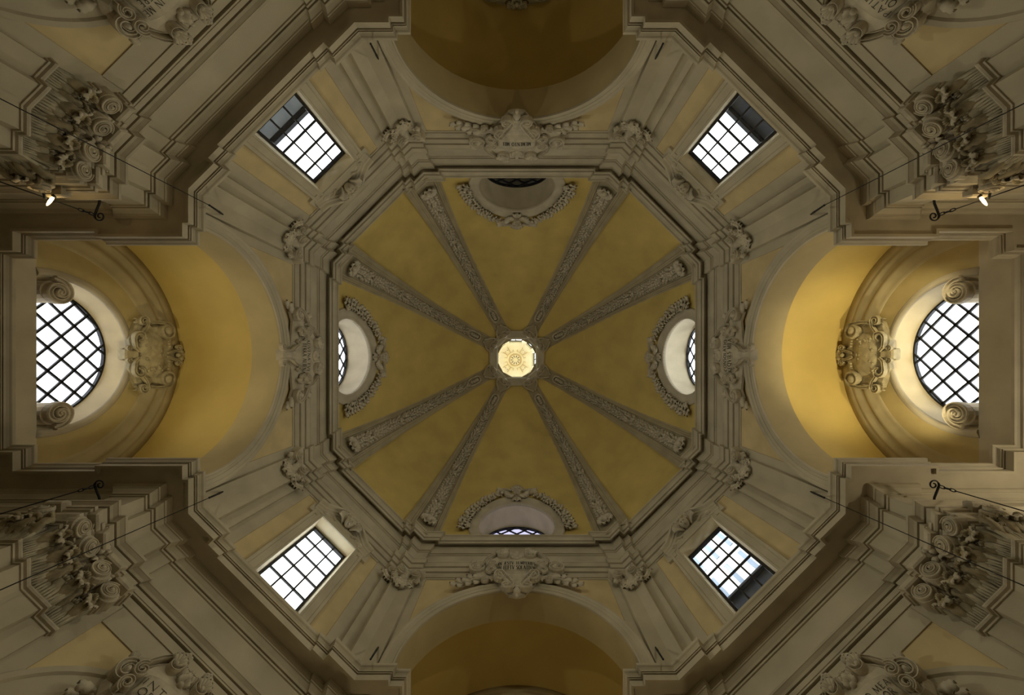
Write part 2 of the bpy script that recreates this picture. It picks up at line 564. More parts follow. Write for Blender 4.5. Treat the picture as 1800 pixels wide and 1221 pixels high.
def write(mb, text, cx, y, h, width, nfun, T=None):
    total = sum(GL[ch][0] + .14 for ch in text)
    sx = width / total
    x = cx - width / 2
    for ch in text:
        wd, strokes = GL[ch]
        for pl, thick in strokes:
            hw = (0.06 if thick else 0.038) * h
            pts = [(x + px * sx, y + py * h) for px, py in pl]
            for a, b in zip(pts, pts[1:]):
                dx, dy = b[0] - a[0], b[1] - a[1]
                l = math.hypot(dx, dy) or 1
                px, py = -dy / l * hw, dx / l * hw
                q = [(a[0] + px, a[1] + py), (b[0] + px, b[1] + py), (b[0] - px, b[1] - py), (a[0] - px, a[1] - py)]
                mb.add([(u, v, nfun(u, v)) for u, v in q], [(0, 1, 2, 3)], False, T)
            if len(pl) == 2 and abs(pl[0][0] - pl[1][0]) < 0.5:
                for px, py in pl:
                    if py in (0, 1):
                        u, v = x + px * sx, y + py * h
                        q = [(u - .10 * h, v - .02 * h), (u + .10 * h, v - .02 * h), (u + .10 * h, v + .02 * h), (u - .10 * h, v + .02 * h)]
                        mb.add([(a, b, nfun(a, b)) for a, b in q], [(0, 1, 2, 3)], False, T)
        x += (wd + .14) * sx

# ---------------------------------------------------------------- plan lines
def pt(th, d, s):
    return (d * math.cos(th) - s * math.sin(th), d * math.sin(th) + s * math.cos(th))

ORDER = ['E', 'SE', 'S', 'SW', 'W', 'NW', 'N', 'NE']
UP_CARD = [(5.895, -2.98), (5.895, -2.655), (6.0, -2.655), (6.0, 2.655), (5.895, 2.655), (5.895, 2.98)]
UP_DIAG = [(6.275, -1.8), (6.445, -1.8), (6.445, -1.575), (6.555, -1.575), (6.555, 1.575), (6.445, 1.575), (6.445, 1.8), (6.275, 1.8)]
LO_DIAG = [(6.25, -1.82), (6.38, -1.82), (6.38, -1.56), (6.43, -1.56), (6.43, 1.56), (6.38, 1.56), (6.38, 1.82), (6.25, 1.82)]
ARM_END = {'E': 9.13, 'W': 9.25, 'N': 9.75, 'S': 9.2}       # face of the end wall below the cornice
ARM_WALL = {'E': 8.8, 'W': 9.15, 'N': 9.5, 'S': 8.95}       # face of the end wall above it
def lo_card(k):
    e = ARM_END[k]
    half = [(5.94, 2.90), (5.94, 2.60), (6.04, 2.60), (6.04, 2.37), (6.58, 2.37), (6.58, 2.46), (e - 0.38, 2.46), (e - 0.38, 2.14), (e, 2.14)]
    return [(d, -s) for d, s in half] + [(d, s) for d, s in half[::-1]]
upper_ring = [pt(TH[k], d, s) for k in ORDER for d, s in (UP_CARD if len(k) == 1 else UP_DIAG)]
lower_ring = [pt(TH[k], d, s) for k in ORDER for d, s in (lo_card(k) if len(k) == 1 else LO_DIAG)]

# ---------------------------------------------------------------- floor
mb = MB()
box(mb, -12, 12, -12, 12, -1.8, -1.5)
obj('floor', mb, FLOOR, kind='structure')

# ---------------------------------------------------------------- the two great entablatures
def entablature(name, ring, arch, frieze, cornice):
    root = empty(name, Matrix(), 'structure')
    for nm, prof, m in (('architrave', arch, STONE2), ('frieze', frieze, STONE), ('cornice', cornice, STONE2)):
        b = MB()
        sweep(b, ring, prof, True)
        obj(nm, b, m, root)
    return root
entablature('trim_1', lower_ring,
    [(-.3, 5.41), (.02, 5.41), (.02, 5.53), (-.02, 5.532), (-.02, 5.55), (.05, 5.552), (.05, 5.575), (.04, 5.58), (.055, 5.585), (.055, 5.655), (.03, 5.657), (.03, 5.668), (.075, 5.67), (.09, 5.70), (.125, 5.735), (.135, 5.74), (.135, 5.775), (-.02, 5.78)],
    [(0, 5.76), (0, 6.275)],
    [(-.02, 6.265), (.025, 6.27), (.025, 6.30), (.0, 6.302), (.0, 6.318), (.04, 6.32), (.055, 6.35), (.10, 6.40), (.12, 6.405), (.12, 6.425), (.135, 6.43), (.155, 6.455), (.16, 6.50),
     (.415, 6.50), (.415, 6.45), (.46, 6.45), (.46, 6.56), (.435, 6.562), (.435, 6.575), (.475, 6.578), (.475, 6.59), (.455, 6.592), (.455, 6.602), (.485, 6.605), (.485, 6.612), (.475, 6.615), (.48, 6.64), (.50, 6.67), (.515, 6.68), (.525, 6.69), (.525, 6.735), (-.65, 6.76)])
entablature('trim_2', upper_ring,
    [(-.3, 10.42), (.025, 10.42), (.025, 10.62), (-.02, 10.623), (-.02, 10.665), (.05, 10.67), (.05, 10.85), (.0, 10.853), (.0, 10.895), (.07, 10.90), (.08, 10.94), (.10, 11.02), (.115, 11.03), (.115, 11.07), (-.02, 11.08)],
    [(0, 11.03), (0, 11.64)],
    [(-.02, 11.60), (.03, 11.61), (.03, 11.655), (.0, 11.658), (.0, 11.69), (.045, 11.695), (.06, 11.74), (.10, 11.80), (.115, 11.81), (.115, 12.03), (.245, 12.03), (.245, 11.865), (.27, 11.865),
     (.27, 11.965), (.245, 11.967), (.245, 11.99), (.30, 11.992), (.31, 12.01), (.33, 12.05), (.37, 12.085), (.40, 12.09), (.415, 12.095), (.415, 12.135), (-.7, 12.17)])

# ---------------------------------------------------------------- dome
A0, Z0, HZ = 5.74, 12.25, 6.4
RD = 6.54 / 6.0
def dome_a(z):
    q = max(0.0, (z - Z0) / HZ)
    return A0 * math.sqrt(max(0.0, 1 - q * q))
ZTOP = Z0 + HZ * math.sqrt(1 - (0.905 / A0) ** 2)
TANC = RD * math.sqrt(2) - 1                 # tangent of the corner angle, seen from a cardinal wall
PHI = math.atan(TANC)

dome = empty('ceiling', Matrix.Translation((0, 0, Z0)), 'structure')
zs = [12.1] + [Z0 + HZ * math.sin(PI / 2 * i / 22) for i in range(23)]
zs = [zs[0]] + [z for z in zs[1:] if zs[0] + .05 < z < ZTOP - 0.03] + [ZTOP]
def cell_grid(th, d_of, half_of, zlist, mb, nx=6):
    vs, fs = [], []
    for z in zlist:
        for i in range(nx + 1):
            s = half_of(z) * (2 * i / nx - 1)
            x, y = pt(th, d_of(z), s)
            vs.append((x, y, z))
    for r in range(len(zlist) - 1):
        for i in range(nx):
            a = r * (nx + 1) + i
            fs.append((a, a + 1, a + nx + 2, a + nx + 1))
    mb.add(vs, fs, True)
OC_Z, OC_R = 13.05, 1.27
for k in ('E', 'S', 'W', 'N'):
    b = MB()
    zcut = 14.75
    # lower part: plate with the round opening, bent onto the dome face
    N = 12
    zz = [12.06 + (zcut - 12.06) * i / N for i in range(N + 1)]
    outer = [(dome_a(z) * TANC * 1.02, z) for z in zz] + [(-dome_a(z) * TANC * 1.02, z) for z in zz[::-1]]
    M = frame(TH[k], 0)
    b.M = M
    b.warp = lambda p: Vector((p.x, p.y, -dome_a(p.y)))
    plate(b, (0, OC_Z), [(1.0, 12.0)] + arc(0, OC_Z, OC_R, -.66, PI + .66, 48) + [(-1.0, 12.0)], outer, 0, 6, 48, True)
    b.M, b.warp = Matrix(), None
    cell_grid(TH[k], dome_a, lambda z: dome_a(z) * TANC * 1.02, [zcut] + [z for z in zs if z > zcut + .05], b)
    obj('dome_cell', b, YELLOW, dome)
for k in ('SE', 'SW', 'NW', 'NE'):
    b = MB()
    cell_grid(TH[k], lambda z: dome_a(z) * RD, lambda z: dome_a(z) * (math.sqrt(2) - RD) * 1.02, zs, b)
    obj('dome_cell', b, YELLOW, dome)
# ring round the lantern opening
def octagon(a, c=(0, 0)):
    out = []
    for i in range(4):
        th = i * PI / 2
        for s in (-1, 1):
            x, y = pt(th, a, s * a * TANC)
            out.append((x + c[0], y + c[1]))
    return out
b = MB()
sweep(b, octagon(0.9), [(-.42, 18.42), (-.40, 18.38), (-.34, 18.37), (-.30, 18.40), (-.12, 18.46), (-.10, 18.45), (-.05, 18.47), (0, 18.52), (0, 18.75)], True)
obj('lantern_ring', b, STONE2, dome)

# ribs: one section swept up the corner line, in a frame turned to the corner's azimuth
def rib_frame(th): return Matrix.Rotation(th, 4, 'Z')
rib_z = [Z0 - 0.2] + [Z0 + (ZTOP - Z0) * (1 - (1 - i / 30) ** 1.6) for i in range(31)]
def rib_pt(z, e, h):
    """e across (fraction of half width), h height above the chord face"""
    t = max(0, (z - Z0) / (ZTOP - Z0))
    a = dome_a(z)
    hw = 0.66 - 0.38 * t ** 1.3
    sl = (Z0 + 0.001 - z) * 0 + (z - Z0) / HZ
    nd, nz = math.cos(math.asin(min(1, max(0, sl)))), min(1, max(0, sl))
    base = a / math.cos(PHI) - hw * 0.40 - 0.02
    return Vector((base - h * nd, e * hw, z - h * nz))
RIBP = [(-1.0, -.35), (-1.0, .02), (-.93, .03), (-.93, .015), (-.74, .015), (-.70, .05), (-.62, .06), (-.58, .085), (-.50, .085), (-.46, .045), (0, .045)]
RIBP = RIBP + [(-e, h) for e, h in RIBP[:-1][::-1]]
b = MB()
vs, fs = [], []
K = len(RIBP)
for z in rib_z:
    sc = 1 - 0.45 * max(0, (z - Z0) / (ZTOP - Z0))
    for e, h in RIBP:
        vs.append(rib_pt(z, e, h * (sc if h > 0 else 1)))
for i in range(len(rib_z) - 1):
    for j in range(K - 1):
        fs.append((i * K + j, i * K + j + 1, (i + 1) * K + j + 1, (i + 1) * K + j))
b.add(vs, fs, False)
RIB_AZ = [i * PI / 2 + s * PHI for i in range(4) for s in (-1, 1)]
b.M = Matrix()
rib0 = None
for az in RIB_AZ:
    if rib0 is None:
        b2 = MB(rib_frame(0))
        b2.add(b.v, b.f, False)
        rib0 = obj('rib', b2, RIBSTONE, dome)
        rib0.matrix_basis = Matrix.Rotation(az, 4, 'Z')
    else:
        r = rib0.copy()
        C.collection.objects.link(r)
        r.parent = dome
        r.matrix_basis = Matrix.Rotation(az, 4, 'Z')

# rib garlands (things): base leaf, leaf string, bands, oval medallion, cherub head at the lantern
_arc = [(0.0, 12.35)]
_pz, _pr = 12.35, None
for i in range(1, 400):
    ph = math.asin(.1 / HZ) + (PI / 2 - math.asin(.1 / HZ)) * i / 400
    z, r = Z0 + HZ * math.sin(ph), A0 / math.cos(PHI) * math.cos(ph)
    if _pr is None: _pr = A0 / math.cos(PHI)
    _arc.append((_arc[-1][0] + math.hypot(z - _pz, r - _pr), z))
    _pz, _pr = z, r
def z_at(sv):
    if sv <= 0: return 12.35 + sv
    for (s0, z0), (s1, z1) in zip(_arc, _arc[1:]):
        if s0 <= sv <= s1:
            return z0 + (z1 - z0) * (sv - s0) / (s1 - s0)
    return _arc[-1][1]
def s_at(rho):
    z = Z0 + HZ * math.sqrt(1 - (rho * math.cos(PHI) / A0) ** 2)
    return min(_arc, key=lambda t: abs(t[1] - z))[0]
def garland_proto():
    az = RIB_AZ[0]
    R0 = rib_frame(az)
    p0 = R0 @ rib_pt(12.4, 0, .05)
    root = empty('rib_garland', Matrix.Translation(p0) @ R0)
    def along(mb):
        # local x across, y along the rib's curve, z off the face
        def wp(p):
            z = z_at(p.y)
            t = (z - Z0) / (ZTOP - Z0)
            hw = 0.66 - 0.38 * min(1, max(0, t)) ** 1.3
            return R0 @ rib_pt(z, p.x / hw, 0.03 + p.z)
        mb.warp = wp
        return mb
    b = along(MB())
    for k in range(7):
        a = PI * k / 6
        leaf(b, 0, .30, a, .30, .085, .19, 0.02, 1.0, 2, 6)
    for k in range(5):
        a = PI * (1.1 + 0.8 * k / 4)
        leaf(b, 0, .32, a, .28, .08, .17, 0.02, 1.0, 2, 6)
    blob(b, (0, .32, .16), (.10, .12, .09))
    obj('base_leaf', b, STUCCO, root)
    b = along(MB())
    rnd = random.Random(3)
    y, H = .52, s_at(2.75)
    while y < H:
        t = y / H
        s = 1.0 - 0.30 * t
        for x in (-.085, .085, -.03, .03):
            leaf(b, x * s, y - .03 + rnd.uniform(-.03, .03), PI / 2 + (-x * 7) + rnd.uniform(-.3, .3), .21 * s, .058 * s, .10 * s + (.07 if abs(x) < .05 else 0), .05, 1.0, 1, 5)
        if rnd.random() < .6:
            blob(b, (rnd.uniform(-.07, .07), y + .05, .19 * s), .05 * s, None, 6, 4)
        y += .15 * s
    obj('leaf_string', b, STUCCO, root, stuff=True)
    for f in (.22, .45, .68, .88):
        b = along(MB())
        s = 1 - .3 * f
        y = H * f
        tube(b, [(.15 * s * math.cos(a), y + .04 * math.sin(2 * a), .03 + .22 * s * math.sin(a)) for a in [PI * i / 8 for i in range(9)]], .03 * s, 6)
        obj('band', b, STUCCO, root)
    ym = s_at(2.42)
    b = along(MB())
    pts = [(.20 * math.sin(a) * (1 + .2 * math.cos(2 * a)), ym - .32 * math.cos(a)) for a in [2 * PI * i / 24 for i in range(25)]]
    scroll(b, pts, .04, .05, 1.3, (1, 1, 1))
    for k in range(4):
        leaf(b, 0, ym - .22 + .1 * k, PI / 2, .15, .08, .07, .02, .6, 2, 4)
    obj('medallion', b, STUCCO, root)
    yh = s_at(1.42)
    for s in (-1, 1):
        b = along(MB())
        scroll(b, [(s * .05, yh - .55), (s * .13, yh - .42), (s * .22, yh - .32), (s * .30, yh - .2)] + spiral(s * .21, yh - .02, .12, .03, 1.2, 0 if s > 0 else PI, s, 16), .05, .07, 1.4)
        obj('end_scroll', b, STUCCO, root)
    b = along(MB())
    slab(b, [(-.1, yh - .55), (.1, yh - .55), (.26, yh - .2), (.24, yh + .12), (-.24, yh + .12), (-.26, yh - .2)], -.08, .05, .02)
    obj('backing', b, RIBSTONE, root)
    b = along(MB())
    head(b, (0, yh + .02, .16), .13)
    obj('cherub_head', b, STUCCO, root)
    return root, R0
g0, R0 = garland_proto()
gm = R0.inverted() @ g0.matrix_world
WHERE = ['the upper side', 'the lower side']
RIBLAB = ['on the dome rib just above the east oculus', 'on the dome rib just below the east oculus',
          'on the dome rib east of the bottom oculus', 'on the dome rib west of the bottom oculus',
          'on the dome rib just below the west oculus', 'on the dome rib just above the west oculus',
          'on the dome rib west of the unlit top oculus', 'on the dome rib east of the unlit top oculus']
for i, az in enumerate(RIB_AZ):
    lab = 'stucco leaf garland ' + RIBLAB[i]
    if i == 0:
        tag(g0, None, lab, 'garland', 'leaf garlands on the dome ribs')
    else:
        o = dup(g0, rib_frame(az) @ gm, lab)
        tag(o, None, None, 'garland', 'leaf garlands on the dome ribs')

# ---------------------------------------------------------------- lantern
LZ0, LZ1 = 18.72, 20.4
SH = (-0.085, 0.065)
lan = empty('ceiling_lantern', Matrix.Translation((0, 0, LZ0)), 'structure')
lo, hi = octagon(0.93), octagon(0.85, SH)
for i in range(8):
    a0, a1, b0, b1 = (Vector((*lo[i], LZ0)), Vector((*lo[(i + 1) % 8], LZ0)), Vector((*hi[i], LZ1)), Vector((*hi[(i + 1) % 8], LZ1)))
    def P(u, v): return (a0 * (1 - u) + a1 * u) * (1 - v) + (b0 * (1 - u) + b1 * u) * v
    cen = P(.5, .5)
    out = Vector((cen.x, cen.y, 0)).normalized()
    u0, u1, v0, v1 = .14, .86, .06, .88
    g = [P(u, v) for v in (0, v0, v1, 1) for u in (0, u0, u1, 1)]
    b = MB()
    fs = [(r * 4 + c, r * 4 + c + 1, r * 4 + c + 5, r * 4 + c + 4) for r in range(3) for c in range(3) if not (r == 1 and c == 1)]
    b.add(g, fs)
    q = [P(u0, v0), P(u1, v0), P(u1, v1), P(u0, v1)]
    b.add(q + [p + out * .16 for p in q], [(0, 1, 5, 4), (1, 2, 6, 5), (2, 3, 7, 6), (3, 0, 4, 7)])
    obj('wall_panel', b, LANTERN, lan)
    b = MB()
    um = (u0 + u1) / 2
    for (ua, ub, va, vb) in ((u0, u0 + .03, v0, v1), (u1 - .03, u1, v0, v1), (u0, u1, v0, v0 + .03), (u0, u1, v1 - .05, v1), (um - .02, um + .02, v0, v1), (u0, u1, .48, .51)):
        q = [P(ua, va), P(ub, va), P(ub, vb), P(ua, vb)]
        q = [p + out * .09 for p in q] + [p + out * .13 for p in q]
        b.add(q, [(0, 1, 2, 3), (4, 7, 6, 5), (0, 4, 5, 1), (1, 5, 6, 2), (2, 6, 7, 3), (3, 7, 4, 0)])
    fr = obj('window_frame', b, WOOD, lan)
    b = MB()
    q = [P(u0, v0), P(u1, v0), P(u1, v1), P(u0, v1)]
    q = [p + out * .105 for p in q] + [p + out * .115 for p in q]
    b.add(q, [(0, 1, 2, 3), (4, 7, 6, 5), (0, 4, 5, 1), (1, 5, 6, 2), (2, 6, 7, 3), (3, 7, 4, 0)])
    obj('pane', b, PANE, fr)
b = MB()
sweep(b, hi, [(-.15, LZ1 + .3), (-.12, LZ1 - .02), (.0, LZ1 - .02), (.03, LZ1), (.05, LZ1 + .04), (.05, LZ1 + .08), (.10, LZ1 + .16), (.30, LZ1 + .36), (.5, LZ1 + .44), (.80, LZ1 + .48), (.849, LZ1 + .485)], True)
obj('vault', b, LANTERN, lan)
b = MB()
def cap_z(r):
    for (r0, z0), (r1, z1) in zip([(.0, .485), (.1, .48), (.4, .435), (.6, .355), (.8, .155), (.9, .0)], [(.1, .48), (.4, .435), (.6, .355), (.8, .155), (.9, .0), (1.2, -.3)]):
        if r0 <= r <= r1: return LZ1 + z0 + (z1 - z0) * (r - r0) / (r1 - r0) - .012
for rr, wd in ((.30, .035), (.34, .012), (.46, .02)):
    b.add([(SH[0] + r * math.cos(a), SH[1] + r * math.sin(a), cap_z(r)) for a in [2 * PI * i / 40 for i in range(40)] for r in (rr - wd / 2, rr + wd / 2)],
          [(2 * i, 2 * i + 1, (2 * i + 3) % 80, (2 * i + 2) % 80) for i in range(40)])
for i in range(8):
    for da, wd in ((-.22, .014), (.22, .014)):
        a = i * PI / 4 + da
        b.add([(SH[0] + r * math.cos(a) - t * math.sin(a), SH[1] + r * math.sin(a) + t * math.cos(a), cap_z(r)) for r in (.48, .6, .76) for t in (-wd, wd)],
              [(0, 1, 3, 2), (2, 3, 5, 4)])
obj('painted_bands', b, PAINTLINE, lan)
b = MB()
for i in range(10):
    a = i * 2 * PI / 10
    b.add([(SH[0] + r * math.cos(a) - t * math.sin(a), SH[1] + r * math.sin(a) + t * math.cos(a), cap_z(r)) for r, t in ((.12, -.01), (.12, .01), (.24, .025), (.24, -.025))], [(0, 1, 2, 3)])
for i in range(8):
    a = i * PI / 4
    for t in (-.07, .07):
        b.add([(SH[0] + r * math.cos(a) - u * math.sin(a), SH[1] + r * math.sin(a) + u * math.cos(a), cap_z(r)) for r, u in ((.64, t - .015), (.64, t + .015), (.68, t + .015), (.68, t - .015))], [(0, 1, 2, 3)])
obj('painted_rosette', b, PAINTDARK, lan)

# ---------------------------------------------------------------- oculi of the dome
def lattice(root, clip, n, step, wdt=.03, dep=.04, off=(0, 0), pane=PANE, barmat=IRON):
    """45 degree lattice bars and one glass pane per diamond, clipped by a convex polygon (counter-clockwise)"""
    def clip_poly(poly):
        out = poly
        m = len(clip)
        for i in range(m):
            a, c = clip[i], clip[(i + 1) % m]
            nx, ny = -(c[1] - a[1]), c[0] - a[0]
            res = []
            for j in range(len(out)):
                p, q = out[j - 1], out[j]
                dp = (p[0] - a[0]) * nx + (p[1] - a[1]) * ny
                dq = (q[0] - a[0]) * nx + (q[1] - a[1]) * ny
                if dp * dq < 0:
                    t = dp / (dp - dq)
                    res.append((p[0] + (q[0] - p[0]) * t, p[1] + (q[1] - p[1]) * t))
                if dq >= 0: res.append(q)
            out = res
            if len(out) < 3: return []
        return dedupe(out, True)
    r2 = math.sqrt(.5)
    def rot(u, v): return (off[0] + (u - v) * r2, off[1] + (u + v) * r2)
    K = 9
    for i in range(-K, K + 1):
        for quad in ([(i * step - wdt / 2, -9), (i * step + wdt / 2, -9), (i * step + wdt / 2, 9), (i * step - wdt / 2, 9)],
                     [(-9, i * step - wdt / 2), (9, i * step - wdt / 2), (9, i * step + wdt / 2), (-9, i * step + wdt / 2)]):
            poly = clip_poly([rot(*p) for p in quad])
            if len(poly) >= 3:
                b = MB(root['_M'])
                slab(b, poly, n - dep / 2 - (.004 if quad[0][1] == -9 else 0), n + dep / 2, .004)
                obj('glazing_bar', b, barmat, root['_o'])
    if pane:
        for i in range(-K, K):
            for j in range(-K, K):
                poly = clip_poly([rot((i + a) * step, (j + c) * step) for a, c in ((0, 0), (1, 0), (1, 1), (0, 1))])
                if len(poly) >= 3 and max(p[0] for p in poly) - min(p[0] for p in poly) > .04:
                    b = MB(root['_M'])
                    slab(b, poly, n - .012, n - .006, .001)
                    obj('pane', b, pane, root['_o'])

for wi, k in enumerate(('E', 'S', 'W', 'N')):
    M = frame(TH[k], 0)
    root = empty('window_%d' % (7 + wi), frame(TH[k], 5.6, OC_Z), 'structure')
    # reveal running straight outwards from the dome face
    b = MB(M)
    angs = [-.75 + (PI + 1.5) * i / 48 for i in range(49)]
    vs, fs = [], []
    for a in angs:
        x, y = OC_R * math.cos(a), OC_Z + OC_R * math.sin(a)
        d0 = dome_a(y)
        for t in (0, .15, .4, .7, 1):
            rr = OC_R + .0 * t - .17 * t * t
            vs.append((rr * math.cos(a), OC_Z + .33 * t + rr * math.sin(a), -(d0 + (6.38 - d0) * t)))
    for i in range(48):
        j = i + 1
        for t in range(4):
            fs.append((i * 5 + t, j * 5 + t, j * 5 + t + 1, i * 5 + t + 1))
    b.add(vs, fs, True)
    obj('reveal', b, REVEAL, root)
    b = MB(M)
    b.warp = lambda p: Vector((p.x, p.y - p.z * .25, -dome_a(p.y) + p.z))
    sweep(b, arc(0, OC_Z, OC_R, -.62, PI + .62, 56), [(0, -.08), (-.0, .03), (-.05, .05), (-.09, .03), (-.12, .03), (-.26, .05), (-.30, .075), (-.35, .06), (-.36, -.05)], False, True)
    obj('surround', b, STONE2, root)
    Rg = OC_R - .17
    b = MB(M)
    zc = OC_Z + .33
    sweep(b, arc(0, zc, Rg, 0, 2 * PI, 40)[:-1], [(-.03, -6.42), (-.03, -6.34), (.045, -6.34), (.045, -6.42)], True, cprof=True)
    obj('window_frame', b, IRON, root)
    lattice({'_M': M, '_o': root}, arc(0, zc, Rg - .03, 0, 2 * PI, 40)[:-1], -6.38, .40, .045, .04, (0, zc), {'S': DIM, 'W': GREYISH}.get(k, PANE))
    if k == 'N':                            # boarded up outside
        b = MB(M)
        slab(b, arc(0, zc, Rg + .1, 0, 2 * PI, 30)[:-1], -6.50, -6.43, .01)
        obj('shutter', b, SHUT, root)

# wreaths over the oculi
wl = {'E': 'leaf wreath with a winged cherub head over the brightly lit east oculus', 'W': 'leaf wreath with a winged cherub head over the bright west oculus',
      'S': 'leaf wreath with a winged cherub head over the oculus above the bottom arch', 'N': 'leaf wreath with a winged cherub head over the dark oculus by the top arch'}
for k in ('E', 'S', 'W', 'N'):
    M = frame(TH[k], 0)
    root = empty('oculus_wreath', frame(TH[k], dome_a(14.7), 14.7), None, wl[k], 'wreath', 'wreaths over the dome oculi')
    wp = lambda p: Vector((p.x, p.y - p.z * .3, -dome_a(p.y) + p.z))
    for s in (-1, 1):
        b = MB(M); b.warp = wp
        rnd = random.Random(5)
        n = 15
        for i in range(n):
            t = i / (n - 1)
            a = PI / 2 + s * (.36 + 1.32 * t)
            R = 1.78 - .06 * math.sin(PI * t)
            x, y = R * math.cos(a), OC_Z + R * math.sin(a)
            sz = .12 + .05 * t
            for q in range(3):
                leaf(b, x, y, a + s * PI / 2 + (q - 1) * 1.0 + rnd.uniform(-.4, .4), sz * 1.5, sz * .55, .15, .03, .9, 2, 5)
            blob(b, (x + rnd.uniform(-.06, .06), y, .15), sz * .45, None, 6, 4)
        obj('leaf_spray', b, STUCCO, root, stuff=True)
        b = MB(M); b.warp = wp
        wing(b, s * .10, OC_Z + 1.62, s, .40, .05)
        obj('wing', b, STUCCO, root)
        b = MB(M); b.warp = wp
        scroll(b, [(s * .2, OC_Z + 1.9), (s * .38, OC_Z + 1.93)] + spiral(s * .52, OC_Z + 1.84, .12, .03, 1.2, PI / 2, -s, 16), .05, .06, 1.2)
        leaf(b, s * .5, OC_Z + 1.86, PI / 2 - s * 1.2, .3, .08, .09, .03)
        obj('scroll', b, STUCCO, root)
    b = MB(M); b.warp = wp
    head(b, (0, OC_Z + 1.76, .12), .17)
    obj('cherub_head', b, STUCCO, root)
    b = MB(M); b.warp = wp
    for s in (-1, 1):
        b2 = MB(M); b2.warp = wp
        leaf(b2, s * .07, OC_Z + 1.64, -PI / 2 + s * .05, .34, .07, .1, .02, .8, 0, 6)
        obj('tail_feather', b2, STUCCO, root)
    for q in range(5):
        leaf(b, 0, OC_Z + 1.9, PI / 2 + (q - 2) * .42, .30, .07, .05, 0, .4, 2, 5)
    obj('crest', b, STUCCO, root)

# ---------------------------------------------------------------- drum: cardinal walls with the great arches
AR, AZ = 2.35, 7.46                     # arch radius, centre height
VR = 2.93                               # radius of the arm vaults
SIDE = {'E': 'east', 'S': 'south', 'W': 'west', 'N': 'north', 'SE': 'south_east', 'SW': 'south_west', 'NW': 'north_west', 'NE': 'north_east'}
def arch_poly(R, z0, zc=AZ, n=40):
    return [(R, z0)] + arc(0, zc, R, 0, PI, n) + [(-R, z0)]
for k in ('E', 'S', 'W', 'N'):
    th = TH[k]
    M = frame(th, 6.0)
    b = MB(M)
    plate(b, (0, AZ), arch_poly(AR, 6.55), [(-3.32, 6.55), (3.32, 6.55), (3.32, 10.6), (-3.32, 10.6)], -.018)
    wroot = obj('wall_' + SIDE[k], b, PANEL, kind='structure')
    wroot['_M'] = 0
    b = MB(M)
    sweep(b, arch_poly(AR, 6.55), [(0, -.01), (0, .045), (-.035, .05), (-.05, .035), (-.06, .035), (-.11, .04), (-.115, .055), (-.19, .065), (-.20, .08), (-.235, .10), (-.275, .10), (-.28, -.05)], False, True)
    a_ = obj('archivolt', b, STONE, wroot)
    me = a_.data
    me.polygons.foreach_set('use_smooth', [False] * len(me.polygons))
    b = MB(M)
    sweep(b, arch_poly(AR, 6.55), [(0, -.72), (0, 0)], False, True)
    obj('arch_soffit', b, SOFFIT, wroot)
    for s in (-1, 1):
        b = MB(M)
        box(b, *sorted((s * 2.43, s * 2.80)), 6.55, 10.5, -.06, 0)
        obj('pilaster_strip', b, STONE, wroot)
    b = MB(M)
    box(b, -2.43, 2.43, 10.36, 10.5, -.06, 0)
    obj('wall_band', b, STONE, wroot)
    # back face of the arch rib, vault, side walls and end wall of the arm
    L = ARM_WALL[k] - 6.0
    b = MB(M)
    plate(b, (0, AZ), arch_poly(AR, 6.55), [(-3.3, 6.55), (3.3, 6.55), (3.3, 10.7), (-3.3, 10.7)], -.72)
    obj('rib_back', b, PANEL, wroot)
    b = MB(M)
    vp = [(VR, 6.55)] + arc(0, AZ, VR, 0, PI, 48) + [(-VR, 6.55)]
    sweep(b, vp, [(0, -.70), (0, -L - .1)], False, True)
    obj('arm_vault', b, VAULT, wroot)

